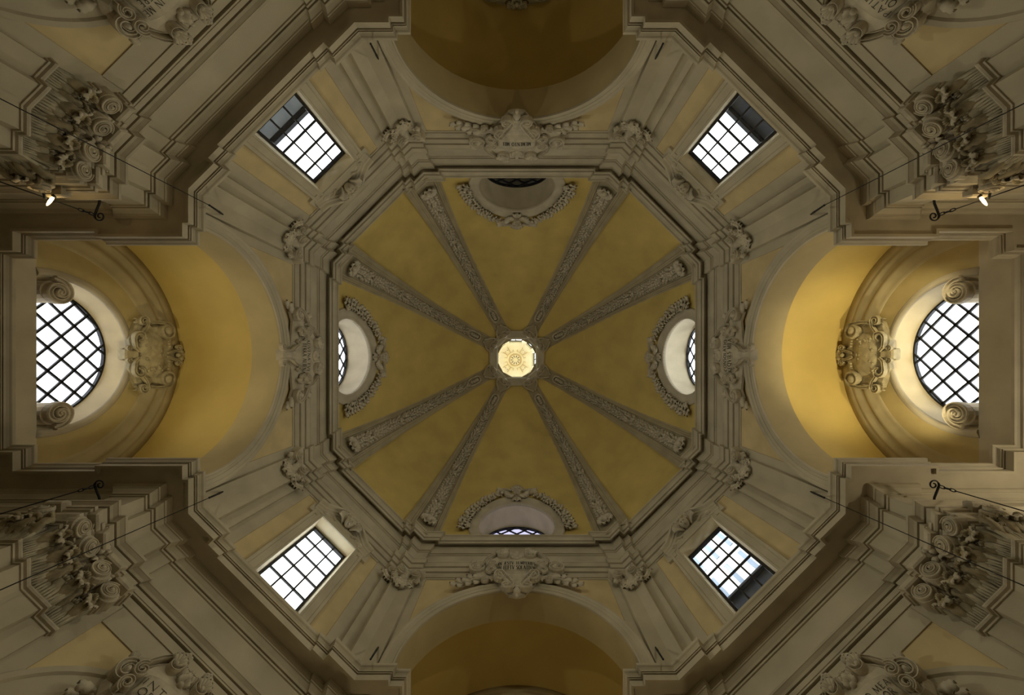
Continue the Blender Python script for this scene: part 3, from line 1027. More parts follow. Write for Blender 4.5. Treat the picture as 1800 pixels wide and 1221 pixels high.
# arm end walls with the lunettes
for k in ('E', 'W', 'N', 'S'):
    th = TH[k]
    D = ARM_WALL[k]
    M = frame(th, D)
    WZ, WR, SILL = 7.58, 1.5, 7.36
    lit = k in 'EW'
    b = MB(M)
    outer = [(3.0, 6.55)] + arc(0, AZ, 3.0, 0, PI, 40) + [(-3.0, 6.55)]
    if lit:
        a_s = math.asin((WZ - SILL) / WR)
        inner = arc(0, WZ, WR, -a_s, PI + a_s, 40)
        plate(b, (0, WZ + .2), inner, outer, 0)
    else:
        b.add([(x, y, 0) for x, y in outer], [tuple(range(len(outer)))])
    er = obj('wall_%s_arm' % SIDE[k], b, LUNETTE, kind='structure')
    b = MB(M)
    box(b, -2.95, 2.95, 6.6, SILL + (.0 if lit else .1), -.03, .012)
    obj('wall_band', b, STONE, er)
    # concentric mouldings under the vault
    b = MB(M)
    sweep(b, arc(0, AZ, 2.93, -.12, PI + .12, 56), [(0, 0), (0, .10), (.19, .10), (.21, .085), (.25, .11), (.30, .10), (.33, .04), (.42, .03), (.45, .05), (.50, .075), (.55, .07), (.60, .03), (.70, .012), (.76, .02), (.78, 0)], False, True)
    obj('vault_moulding', b, KHAKI, er)
    if not lit:
        continue
    root = empty('window_%d' % (5 if k == 'E' else 6), frame(th, D, SILL), 'structure')
    dp = .36
    ro = arc(0, WZ, WR, -a_s, PI + a_s, 48)
    b = MB(M)
    vs, fs = [], []
    for x, y in ro:
        for t in (0, .1, .4, 1):
            rr = 1 - .105 * t
            vs.append((x * rr, WZ + (y - WZ) * rr, -dp * t))
    for i in range(len(ro) - 1):
        for t in range(3):
            fs.append((i * 4 + t, i * 4 + 4 + t, i * 4 + 5 + t, i * 4 + 1 + t))
    b.add(vs, fs, True)
    x0 = ro[0][0]
    b.add([(-x0, SILL, 0), (x0, SILL, 0), (x0, SILL, -dp - .1), (-x0, SILL, -dp - .1), (-x0, SILL - .25, -dp - .1), (x0, SILL - .25, -dp - .1)], [(0, 1, 2, 3), (3, 2, 5, 4)])
    obj('reveal', b, CREAM, root)
    b = MB(M)
    sweep(b, ro, [(.0, -.05), (.02, .03), (-.03, .06), (-.06, .05), (-.10, .03), (-.14, .02), (-.15, -.02)], False, True, caps=True)
    obj('surround', b, STONE2, root)
    for s in (-1, 1):
        b = MB(M)
        cx, cyy = s * 1.20, SILL + .25
        sp = spiral(cx, cyy, .26, .03, 1.9, -.1 if s > 0 else PI + .1, s, 34)
        scroll(b, sp, .05, .05, 1.5, (1.2, 1.0, .8), 8, None, .12)
        blob(b, (cx, cyy, .16), .05)
        slab(b, [(cx + .22 * math.cos(2 * PI * i / 16), cyy + .22 * math.sin(2 * PI * i / 16)) for i in range(16)], -.34, .05, .02)
        obj('scroll', b, STUCCO, root)
    rg = WR * (1 - .105)
    gl = arc(0, WZ, rg, -.30, PI + .30, 40)
    b = MB(M)
    sweep(b, gl, [(-.03, -dp - .05), (-.03, -dp + .02), (.03, -dp + .02), (.03, -dp - .05)], True, cprof=True)
    obj('window_frame', b, IRON, root)
    lattice({'_M': M, '_o': root}, arc(0, WZ, rg - .02, -.30, PI + .30, 40), -dp, .335, .043, .04, (0.12, WZ + .02), GREYISH if k == 'W' else PANE)

# ---------------------------------------------------------------- drum: diagonal walls, pilasters, windows
for wi, k in enumerate(('SE', 'SW', 'NW', 'NE')):
    th = TH[k]
    M = frame(th, 6.555)
    WT, WB, HWX = 10.06, 7.40, .60
    b = MB(M)
    X = 1.98
    b.add([(-X, 6.5, -.02), (-HWX, 6.5, -.02), (-HWX, 10.6, -.02), (-X, 10.6, -.02), (X, 6.5, -.02), (HWX, 6.5, -.02), (HWX, 10.6, -.02), (X, 10.6, -.02), (-HWX, WT, -.02), (HWX, WT, -.02), (-HWX, WB, -.02), (HWX, WB, -.02)],
          [(0, 1, 2, 3), (4, 7, 6, 5), (8, 9, 6, 2), (1, 5, 11, 10)])
    wroot = obj('wall_' + SIDE[k], b, PANEL, kind='structure')
    for s in (-1, 1):
        b = MB(M)
        box(b, *sorted((s * 1.28, s * 1.75)), 6.5, 10.5, -.06, 0)
        obj('pilaster_strip', b, STONE, wroot)
        b = MB()
        pl = [pt(th, d, s * e) for d, e in ((6.9, 1.575), (6.445, 1.575), (6.445, 1.8), (6.275, 1.8))]
        kc = th + s * PI / 4
        pl += [pt(kc, d, -s * e) for d, e in ((5.895, 2.98), (5.895, 2.655), (6.3, 2.655))]
        sweep(b, pl, [(0, 6.5), (0, 10.5)])
        obj('pilaster', b, STONE, wroot)
    b = MB(M)
    box(b, -1.4, 1.4, 10.36, 10.5, -.06, 0)
    obj('wall_band', b, STONE, wroot)
    # window
    root = empty('window_%d' % (1 + wi), frame(th, 6.555, WB), 'structure')
    gd = -.33
    b = MB(M)
    q = [(-HWX, WB), (HWX, WB), (HWX, WT), (-HWX, WT)]
    gi = [(-HWX + .045, WB), (HWX - .045, WB), (HWX - .045, WT - .02), (-HWX + .045, WT - .02)]
    b.add([(x, y, .0) for x, y in q] + [(x, y, gd - .08) for x, y in gi], [(0, 1, 5, 4), (1, 2, 6, 5), (2, 3, 7, 6), (3, 0, 4, 7)])
    b.add([(0.02, 0, 0)], [])
    obj('reveal', b, CREAM, root)
    b = MB(M)
    sweep(b, [(HWX, 6.5), (HWX, WT), (-HWX, WT), (-HWX, 6.5)], [(.0, -.06), (.0, .035), (-.04, .045), (-.05, .03), (-.19, .03), (-.21, .055), (-.27, .06), (-.29, .02), (-.30, -.05)])
    for s in (-1, 1):
        box(b, *sorted((s * (HWX + .12), s * (HWX + .40))), WT - .16, WT + .26, -.05, .05)
    obj('surround', b, STONE, root)
    b = MB(M)
    box(b, -HWX - .3, HWX + .3, WB - .25, WB + .01, -.36, .04)
    box(b, -HWX, HWX, WB - .2, 7.76, -.40, -.30)
    obj('sill', b, STONE, root)
    b = MB(M)
    x0, x1, y0, y1 = -HWX + .045, HWX - .045, 7.74, WT - .02
    for xa, xb, ya, yb in ((x0, x0 + .055, y0, y1), (x1 - .055, x1, y0, y1), (x0, x1, y1 - .06, y1), (x0, x1, y0, y0 + .06)):
        box(b, xa, xb, ya, yb, gd - .04, gd + .04)
    obj('window_frame', b, WOOD, root)
    nx, ny = 3, 5
    cw, rh = (x1 - x0) / nx, (y1 - y0) / ny
    for i in range(1, nx):
        b = MB(M); box(b, x0 + i * cw - .02, x0 + i * cw + .02, y0, y1, gd - .02, gd + .025)
        obj('glazing_bar', b, WOOD, root)
    for j in range(1, ny):
        b = MB(M); box(b, x0, x1, y0 + j * rh - .02, y0 + j * rh + .02, gd - .015, gd + .02)
        obj('glazing_bar', b, WOOD, root)
    for i in range(nx):
        for j in range(ny):
            b = MB(M); box(b, x0 + i * cw + .015, x0 + (i + 1) * cw - .015, y0 + j * rh + .015, y0 + (j + 1) * rh - .015, gd - .003, gd + .003)
            obj('pane', b, PANE, root)
    b = MB(M)
    box(b, .06, .10, WB - .02, WB + .10, -.29, -.22)
    blob(b, (.08, WB + .11, -.24), (.045, .035, .04))
    obj('latch', b, IRON, root)

# crowns over the four drum windows
cl = {'NW': 'stucco crown with a cherub face over the upper west window', 'NE': 'stucco crown with a cherub face over the upper east window',
      'SW': 'stucco crown with a cherub face over the all-white lower west window', 'SE': 'stucco crown with a cherub face over the window showing a blue-grey building'}
for k in ('NW', 'NE', 'SW', 'SE'):
    M = frame(TH[k], 6.555)
    root = empty('window_crown', frame(TH[k], 6.555, 10.1), None, cl[k], 'crown', 'crowns over the drum windows')
    b = MB(M)
    line = [(.95, 10.26), (.72, 10.30), (.55, 10.44), (.40, 10.58), (.22, 10.64), (0, 10.66)]
    line = line + [(-x, y) for x, y in line[:-1][::-1]]
    sweep(b, line, [(.26, .0), (.24, .06), (.18, .07), (.15, .10), (.10, .10), (.08, .13), (.03, .14), (.0, .20), (-.05, .22), (-.05, -.05)])
    obj('crown_moulding', b, STONE, root)
    b = MB(M)
    slab(b, [(.8, 10.08), (.8, 10.28), (.5, 10.42), (.2, 10.58), (-.2, 10.58), (-.5, 10.42), (-.8, 10.28), (-.8, 10.08)], -.02, .05)
    obj('backing', b, STONE, root)
    b = MB(M); head(b, (0, 10.40, .22), .15); obj('cherub_head', b, STUCCO, root)
    for s in (-1, 1):
        b = MB(M)
        for q in range(6):
            leaf(b, s * .13, 10.33, PI / 2 - s * (.30 + .27 * q), .34 - .015 * q, .05, .17, .07 + .012 * q, .7, 1, 6)
        obj('wing', b, STUCCO, root)
        b = MB(M)
        scroll(b, [(s * .30, 10.22), (s * .42, 10.30), (s * .56, 10.28)] + spiral(s * .62, 10.20, .09, .02, 1.2, PI / 2, -s, 14), .035, .07)
        leaf(b, s * .45, 10.2, PI / 2 - s * 1.4, .26, .06, .07, .04)
        obj('scroll', b, STUCCO, root)

# capitals of the drum pilasters: a large one on each pier's bend and a small one on its flank
names8 = {('E', 1): 'below the east arch', ('E', -1): 'above the east arch', ('W', 1): 'above the west arch', ('W', -1): 'below the west arch',
          ('S', 1): 'on the west side of the bottom arch', ('S', -1): 'on the east side of the bottom arch',
          ('N', 1): 'on the east side of the top arch', ('N', -1): 'on the west side of the top arch'}
def drum_capital(sgn):
    th = 0.0
    root = empty('pilaster_capital', Matrix.Translation((*pt(th, 5.85, sgn * 2.9), 10.1)))
    b = MB()
    pl = [pt(th, d, e) for d, e in ((6.0, sgn * 2.60), (5.895, sgn * 2.60), (5.895, sgn * 2.98))] + [pt(th + sgn * PI / 4, 6.275, -sgn * e) for e in (1.80,)]
    if sgn > 0: side = 1
    else: side = -1
    sweep(b, pl, [(p * side, z) for p, z in ((-.05, 10.30), (.05, 10.30), (.09, 10.33), (.13, 10.38), (.14, 10.43), (-.05, 10.44))])
    obj('abacus', b, STUCCO, root)
    mid = th + sgn * PI / 8
    def loc(d, e, z, n=0): return Matrix.Translation((*pt(th, d, e), z))
    FA = frame(th, 5.895)
    FB = frame(th + sgn * PI / 4, 6.275)
    FM = frame(th + sgn * .47, 6.60)
    b = MB(FA); volute(b, -sgn * 2.66, 10.24, .12, -sgn, .02, .16); obj('volute', b, STUCCO, root)
    b = MB(FB); volute(b, sgn * 1.84, 10.24, .12, sgn, .02, .16); obj('volute', b, STUCCO, root)
    b = MB(FM)
    rnd = random.Random(11)
    for i in range(13):
        t = i / 12
        x = (t - .5) * .66
        y = 10.18 - .36 * math.sin(PI * t)
        s = .075 + .05 * math.sin(PI * t)
        blob(b, (x, y, .05), (s, s * .9, s), None, 6, 4)
        blob(b, (x + rnd.uniform(-.03, .03), y - s * .5, .12), s * .5, None, 6, 4)
        blob(b, (x + rnd.uniform(-.04, .04), y + s * .4, .13), s * .45, None, 6, 4)
        leaf(b, x, y, -PI / 2 + rnd.uniform(-1, 1), s * 1.9, s * .6, .10, .06, .9, 2, 5)
    obj('festoon', b, STUCCO, root, stuff=True)
    b = MB(FM)
    leaf(b, 0, 10.0, PI / 2, .36, .13, .14, 0, .9, 3)
    blob(b, (0, 10.3, .09), (.09, .07, .08))
    obj('shell', b, STUCCO, root)
    b = MB(FA)
    x = -sgn * 2.58
    leaf(b, x, 10.22, -PI / 2, .30, .06, .08, 0, .8, 2)
    blob(b, (x, 9.95, .04), .045); blob(b, (x + sgn * .05, 9.99, .03), .035); blob(b, (x - sgn * .05, 9.99, .03), .035)
    obj('leaf_drop', b, STUCCO, root)
    return root
def small_capital(sgn):
    th = 0.0
    td = th + sgn * PI / 4
    root = empty('flank_capital', Matrix.Translation((*pt(td, 6.4, -sgn * 1.69), 10.1)))
    F = frame(td, 6.445)
    x = sgn * 1.68
    b = MB(F); slab(b, [(x - .17, 10.36), (x + .17, 10.36), (x + .13, 10.28), (x - .13, 10.28)], -.02, .16); obj('abacus', b, STUCCO, root)
    b = MB(F); volute(b, x - .02, 10.22, .10, -sgn, .02, .14); obj('volute', b, STUCCO, root)
    b = MB(F)
    rnd = random.Random(4)
    for i in range(7):
        t = i / 6
        px, py = x + (t - .5) * .26, 10.08 - .10 * math.sin(PI * t)
        blob(b, (px, py, .05), .055, None, 6, 4)
        leaf(b, px, py, -PI / 2 + (t - .5) * 1.6, .14, .05, .06, .02, .8, 2, 5)
    obj('festoon', b, STUCCO, root, stuff=True)
    return root
for sgn in (1, -1):
    r1, r2_ = drum_capital(sgn), small_capital(sgn)
    m1, m2 = r1.matrix_world.copy(), r2_.matrix_world.copy()
    for i, k in enumerate('ESWN'):
        R = Matrix.Rotation(TH[k], 4, 'Z')
        l1 = 'stucco capital with festoon on the bent pilaster ' + names8[(k, sgn)]
        l2 = 'small stucco capital on the flank strip ' + names8[(k, sgn)]
        for r, m_, l, g in ((r1, m1, l1, 'capitals of the drum pilasters'), (r2_, m2, l2, 'small capitals on the drum flanks')):
            o = r if i == 0 else dup(r, R @ m_)
            tag(o, None, l, 'capital', g)

# ---------------------------------------------------------------- cartouches
def mirror(pts): return [(-x, y) for x, y in pts]
def cartouche(name, M0, label, group, sx=1.0, sy=1.0, lines=(), th_=.15, plate_n=.16, wings=True, tw=.62, text_w=(1.0, 1.0), blank=False, crest=True):
    """M0: local frame whose origin sits at the foot of the tablet; all pieces stand off the wall"""
    root = empty(name, M0, None, label, 'cartouche', group)
    S = Matrix.Diagonal((sx, sy, 1, 1))
    M = M0 @ S
    def part(nm, fn, m=STUCCO):
        b = MB(M)
        fn(b)
        return obj(nm, b, m, root)
    half = [(0, 1.30), (.26, 1.40), (.46, 1.36), (.66, 1.18), (.80, .98), (.90, .74), (1.06, .66), (1.2, .50), (1.22, .26), (1.05, .06), (.8, .02), (.5, -.06), (.34, -.3), (.2, -.55), (0, -.62)]
    slim = not wings and not blank and name == 'arch_cartouche'
    if slim:
        half = half[:5] + [(.96, .70), (1.15, .52), (1.32, .30), (1.34, .10), (1.22, .02), (.98, .14), (.7, .10), (.4, .06), (.2, .0), (0, .0)]
    part('backing', lambda b: slab(b, half + [(-x, y) for x, y in half[::-1]], -.03, .13, .10))
    # swelling tablet
    def tab(b):
        vs, fs = [], []
        nx, ny = 14, 6
        for j in range(ny + 1):
            for i in range(nx + 1):
                u, v = 2 * i / nx - 1, 2 * j / ny - 1
                x = u * tw * (1 - .10 * (1 - v * v))
                y = .47 + v * (.33 - .05 * u * u) + .04 * (1 - u * u)
                vs.append((x, y, .10 + plate_n * (1 - .55 * abs(u) ** 4) * (1 - .25 * v * v) if abs(u) < 1 and abs(v) < 1 else .05))
        for j in range(ny):
            for i in range(nx):
                a = j * (nx + 1) + i
                fs.append((a, a + 1, a + nx + 2, a + nx + 1))
        b.add(vs, fs, True)
    part('tablet', tab, OLDSTONE if blank else STUCCO)
    tn = lambda x, y: .10 + plate_n * (1 - .55 * abs(x / tw) ** 4) * (1 - .25 * ((y - .49) / .33) ** 2) + .006
    if lines:
        b = MB(M)
        k = len(lines)
        for i, t in enumerate(lines):
            y = .42 - th_ / 2 + (th_ * .66) * (k - 1 - 2 * i)
            write(b, t, 0, y, th_, text_w[i], tn)
        obj('inscription', b, INK, root)
    if blank:
        def relief(b):
            rnd = random.Random(2)
            for i in range(26):
                blob(b, (rnd.uniform(-.45, .45), rnd.uniform(.25, .7), .10 + plate_n * .85), (rnd.uniform(.03, .09), rnd.uniform(.02, .06), .05), None, 6, 4)
        b = MB(M); relief(b)
        obj('relief', b, OLDSTONE, root, stuff=True)
    for s in (-1, 1):
        X = lambda pts: [(s * x, y) for x, y in pts]
        # crest scroll: sweeps up from the side and rolls in near the top
        part('crest_scroll', lambda b: (scroll(b, X([(.92, .50), (.93, .70), (.86, .92), (.74, 1.10), (.60, 1.24)] + spiral(.42, 1.16, .19, .05, 1.25, .75, 1, 22)), .06, .13, 1.7, (.6, 1.1, .8)),
                                        [leaf(b, s * (.42 - .0 * q), 1.10, PI / 2 + s * (-.9 + .45 * q), .24, .055, .13, .12, .8, 1, 6) for q in range(5)], blob(b, (s * .42, 1.12, .2), .06)))
        part('crest_leaf', lambda b: [leaf(b, s * .34, 1.24, PI / 2 - s * (.5 - .4 * q), .27 - .03 * abs(q - 1), .07, .13, .08, 1.0, 2) for q in range(3)] + [leaf(b, s * .20, 1.02, PI / 2 + s * (.1 + .4 * q), .24, .05, .13, .08, .8, 1) for q in range(2)])
        # curled ends of the tablet
        part('tablet_scroll', lambda b: (scroll(b, X(spiral(tw + .06, .60, .17, .04, 1.25, PI * .5, -1, 18)), .055, .20, 1.2),
                                         scroll(b, X(spiral(tw + .05, .28, .15, .04, 1.25, -PI * .5, 1, 18)), .05, .20, 1.2)))
        # side C-scroll
        sc = (1.16, .25) if slim else (1.05, .48)
        part('side_scroll', lambda b: (scroll(b, X([(.90, .72), (1.06, .64), (1.24, .50)] + spiral(*sc, .19, .04, 1.2, PI * .2, -1, 20)) if slim else
                                              X([(.92, .70), (1.08, .72)] + spiral(1.05, .48, .23, .05, 1.3, PI * .45, -1, 20)), .075, .13, 1.2),
                                       blob(b, (s * sc[0], sc[1], .17), .08), leaf(b, s * 1.1, .66, PI / 2 - s * .6, .26, .09, .12, .05, .9)))
        if wings:
            part('wing_scroll', lambda b: (scroll(b, X([(.70, .10), (.95, .06), (1.15, .0), (1.30, -.07)]), .06, .08, 1.3, (.6, 1.1, .5)),
                                           scroll(b, X(spiral(.84, -.02, .11, .03, 1.1, PI * .6, 1, 14)), .04, .10, 1.4)))
            part('wing_leaf', lambda b: [leaf(b, s * (.78 + .17 * q), .16 - .09 * q, (-.28 + .28 * (q % 2)) if s > 0 else PI + .28 - .28 * (q % 2), .42 - .04 * q, .075, .13, .05, .9, 2, 6) for q in range(5)] +
                                        [leaf(b, s * (.95 + .2 * q), .0 - .07 * q, -.75 if s > 0 else PI + .75, .26, .06, .10, .04, 1.0, 2, 6) for q in range(3)])
        else:
            part('wing_leaf', lambda b: (leaf(b, s * 1.15, .12, -.6 if s > 0 else PI + .6, .42, .09, .1, .04, .8, 3), leaf(b, s * 1.3, -.06, -.75 if s > 0 else PI + .75, .3, .06, .08, .03, .8, 3)))
        # key S-scroll below
        if slim:
            part('key_scroll', lambda b: (scroll(b, X([(.30, .16), (.22, .02), (.13, -.10), (.11, -.28), (.13, -.42)] + spiral(.22, -.52, .085, .02, 1.1, PI, 1, 14)), .045, .15, 1.6),
                                          scroll(b, X(spiral(.36, .20, .09, .03, 1.1, -PI / 2, 1, 14)), .035, .16, 1.4)))
            continue
        part('key_scroll', lambda b: (scroll(b, X(spiral(.38, .0, .03, .17, 1.2, 0, 1, 18)[0:] + [(.24, -.20), (.17, -.33)] + spiral(.25, -.42, .12, .03, 1.1, PI, 1, 14)), .07, .17, 1.3, (.6, 1.2, .7)),
                                      leaf(b, s * .52, .08, -PI / 2 - s * .3, .30, .07, .13, .06, .8, 2), leaf(b, s * .62, .10, -PI / 2 + s * .4, .24, .06, .11, .06, .8, 2)))
    if crest:
        part('shell', lambda b: [leaf(b, 0, 1.02, PI / 2 + (q - 3) * .40, .24 - .02 * abs(q - 3), .05, .12, .07, .5, 0, 6) for q in range(7)] + [blob(b, (0, 1.32, .12), (.07, .08, .06)), blob(b, (0, 1.0, .13), (.09, .06, .06))])
    if slim:
        part('bracket', lambda b: slab(b, [(-.15, -.47), (.15, -.47), (.10, -.2), (.14, .1), (-.14, .1), (-.10, -.2)], -.05, .16, .03))
        return root
    part('pendant', lambda b: (blob(b, (0, -.60, .14), (.10, .11, .11)), leaf(b, 0, -.1, -PI / 2, .48, .14, .16, .06, .9, 3), blob(b, (0, -.74, .12), (.05, .06, .06))))
    return root
CG = 'inscribed cartouches at the crowns of the great arches'
cartouche('arch_cartouche', frame(TH['S'], 5.93, 10.05), 'stucco cartouche reading IN ÆSTV TEMPERIES over the bottom arch', CG, 1.0, 1.0,
          ('IN \u00c6STV TEMPERIES', 'IN FLETV SOLATIVM'), .155, text_w=(1.02, 1.02))
cartouche('arch_cartouche', frame(TH['N'], 5.93, 9.98), 'stucco cartouche reading MEMENTO MEI over the top arch', CG, 1.0, 1.0,
          ('MEMENTO MEI',), .15, text_w=(.76,))
cartouche('arch_cartouche', frame(TH['W'], 5.93, 10.05), 'slender stucco cartouche with two lines of letters over the west arch', CG, .92, .96,
          ('ADVENA FVI', 'IN TERRA ALIENA'), .15, wings=False, text_w=(.95, 1.1))
cartouche('arch_cartouche', frame(TH['E'], 5.93, 10.05), 'slender stucco cartouche with two lines of letters over the east arch', CG, .92, .96,
          ('CONSOLATIO', 'REQVIES MEA'), .15, wings=False, text_w=(.95, 1.0))
def lunette_cartouche(M, label):
    root = empty('lunette_cartouche', M, None, label, 'cartouche', 'blank cartouches at the arm vault ends')
    def part(nm, fn, m=KHAKI2, stuff=False):
        b = MB(M)
        fn(b)
        return obj(nm, b, m, root, stuff=stuff)
    hb = [(0, .0), (.13, .02), (.16, .2), (.34, .16), (.52, .24), (.78, .34), (.86, .55), (.70, .72), (.78, 1.0), (.62, 1.22), (.36, 1.18), (.2, 1.3), (.1, 1.48), (0, 1.5)]
    part('backing', lambda b: slab(b, hb + [(-x, y) for x, y in hb[::-1]], -.05, .07, .03), KHAKI2)
    def tab(b):
        vs, fs = [], []
        nx, ny = 14, 10
        for j in range(ny + 1):
            for i in range(nx + 1):
                u, v = 2 * i / nx - 1, 2 * j / ny - 1
                x = u * .60 * (1 - .12 * v * v)
                y = .68 + v * (.36 - .06 * u * u)
                edge = max(abs(u), abs(v))
                vs.append((x, y, .06 + .13 * (1 - edge ** 3) if edge < 1 else .05))
        for j in range(ny):
            for i in range(nx):
                q = j * (nx + 1) + i
                fs.append((q, q + 1, q + nx + 2, q + nx + 1))
        b.add(vs, fs, True)
    part('tablet', tab)
    rnd = random.Random(2)
    part('relief', lambda b: [blob(b, (rnd.uniform(-.42, .42), rnd.uniform(.45, .9), .165), (rnd.uniform(.02, .06), rnd.uniform(.02, .05), .03), None, 6, 4) for i in range(22)], KHAKI2, True)
    def keystone(b):
        slab(b, [(-.11, -.02), (.11, -.02), (.10, .1), (.07, .3), (-.07, .3), (-.10, .1)], -.03, .16, .03)
        for s in (-1, 1):
            scroll(b, spiral(s * .13, .07, .075, .02, 1.2, PI / 2, -s, 14), .03, .14, 1.4)
    part('keystone', keystone, KHAKI2)
    for s in (-1, 1):
        X = lambda pts: [(s * x, y) for x, y in pts]
        part('lower_scroll', lambda b: scroll(b, X([(.08, .30), (.16, .22), (.28, .20)] + spiral(.40, .33, .14, .07, .8, -PI * .55, 1, 14)), .042, .13, 1.4, (.8, 1.1, .5)))
        part('outer_curl', lambda b: (scroll(b, X([(.52, .40), (.66, .50), (.80, .54)] + spiral(.80, .42, .12, .03, 1.1, PI / 2, -1, 16)), .045, .12, 1.4), leaf(b, s * .80, .40, -PI / 2, .20, .06, .09, .05, .9, 2, 5)))
        part('upper_scroll', lambda b: (scroll(b, X([(.80, .62), (.82, .85), (.80, 1.0)] + spiral(.62, 1.02, .18, .04, 1.3, .1, 1, 22)), .085, .11, 1.3, (.4, 1.2, .6)), blob(b, (s * .62, 1.02, .16), (.12, .12, .10))))
        part('crest_curl', lambda b: scroll(b, X([(.05, 1.08), (.09, 1.2), (.12, 1.32)] + spiral(.19, 1.38, .08, .02, 1.1, PI, -1, 14)), .04, .12, 1.4))
        part('bead_row', lambda b: [blob(b, (s * (.22 + .07 * q), 1.09 - .005 * q * q, .15), .032, None, 6, 4) for q in range(5)], stuff=True)
    part('crest_leaf', lambda b: [leaf(b, 0, 1.34, PI / 2 + (q - 1) * .5, .26 - .05 * abs(q - 1), .07, .13, .05, .9, 2, 6) for q in range(3)] + [blob(b, (0, 1.36, .14), .06)])
lunette_cartouche(frame(TH['W'], ARM_WALL['W'] - .06, 8.86), 'blank stucco cartouche over the west lunette window')
lunette_cartouche(frame(TH['E'], ARM_WALL['E'] - .06, 8.86), 'blank stucco cartouche brightly lit over the east lunette window')
lunette_cartouche(frame(TH['N'], ARM_WALL['N'] - .06, 8.9), 'dark stucco cartouche under the unlit vault at the top edge')
LG = 'cartouches on the lower niches'
for k, ln, lab in (('NW', ('RESPICE IN ME', 'ET MISERERE'), 'large cartouche cut off by the top edge in the upper west corner'),
                   ('NE', ('PATIENTIA', 'QVIA TV ES'), 'large cartouche beginning PATIENT in the upper east corner'),
                   ('SW', ('INTRET', 'ORATIO'), 'large cartouche beginning INT in the lower west corner'),
                   ('SE', ('ORATIO MEA', 'ET CLAMOR'), 'large cartouche ending MEA in the lower east corner')):
    cartouche('niche_cartouche', frame(TH[k], 6.38, 4.47), 'stucco ' + lab, LG, .56, .60, ln, .13, tw=.78, wings=False, text_w=(1.25, 1.1))

# ---------------------------------------------------------------- lower storey: niches on the diagonals, arm walls, piers
for k in ('SE', 'SW', 'NW', 'NE'):
    th = TH[k]
    M = frame(th, 6.43)
    NR, NZ = 1.30, 3.34
    b = MB(M)
    plate(b, (0, NZ), arch_poly(NR, -1.5, NZ, 32), [(-1.7, -1.5), (1.7, -1.5), (1.7, 5.5), (-1.7, 5.5)], -.02)
    wroot = obj('wall_%s_niche' % SIDE[k], b, PANEL, kind='structure')
    b = MB(M)
    sweep(b, arch_poly(NR, -1.5, NZ, 32), [(0, -.9), (0, .03), (-.05, .04), (-.06, .02), (-.24, .02), (-.26, .05), (-.32, .055), (-.325, -.06)])
    obj('archivolt', b, STONE, wroot)
    for s in (-1, 1):
        b = MB(M)
        box(b, *sorted((s * 1.33, s * 1.60)), -1.5, 5.45, -.06, 0)
        obj('pilaster_strip', b, STONE, wroot)
    b = MB(M)
    box(b, -1.34, 1.34, 5.12, 5.45, -.06, 0)
    obj('wall_band', b, STONE, wroot)
    b = MB(M)
    sweep(b, arch_poly(NR + .1, -1.5, NZ, 32), [(0, -.85), (0, -1.6)])
    b.add([(-1.5, -1.5, -1.3), (1.5, -1.5, -1.3), (1.5, 5, -1.3), (-1.5, 5, -1.3)], [(0, 1, 2, 3)])
    obj('niche_back', b, STONE, wroot)
for k in ('E', 'S', 'W', 'N'):
    th = TH[k]
    ln = [pt(th, d, s) for d, s in lo_card(k)]
    nb = (len(ln)) // 2
    for half, nm in ((ln[:nb + 1], 'wall_%s_low_1'), (ln[nb:], 'wall_%s_low_2')):
        first = half is not None and nm.endswith('1')
        kd = th + (-PI / 4 if first else PI / 4)
        s_ = 1 if first else -1
        ext = [pt(kd, d, e * s_) for d, e in ((6.60, 1.56), (6.38, 1.56), (6.38, 1.82), (6.25, 1.82))]
        pl = ext + half if first else half + ext[::-1]
        b = MB()
        sweep(b, pl, [(0, -1.5), (0, 5.45)])
        obj((nm % SIDE[k]).replace('_low_1', '_pier_1').replace('_low_2', '_pier_2'), b, STONE, kind='structure')

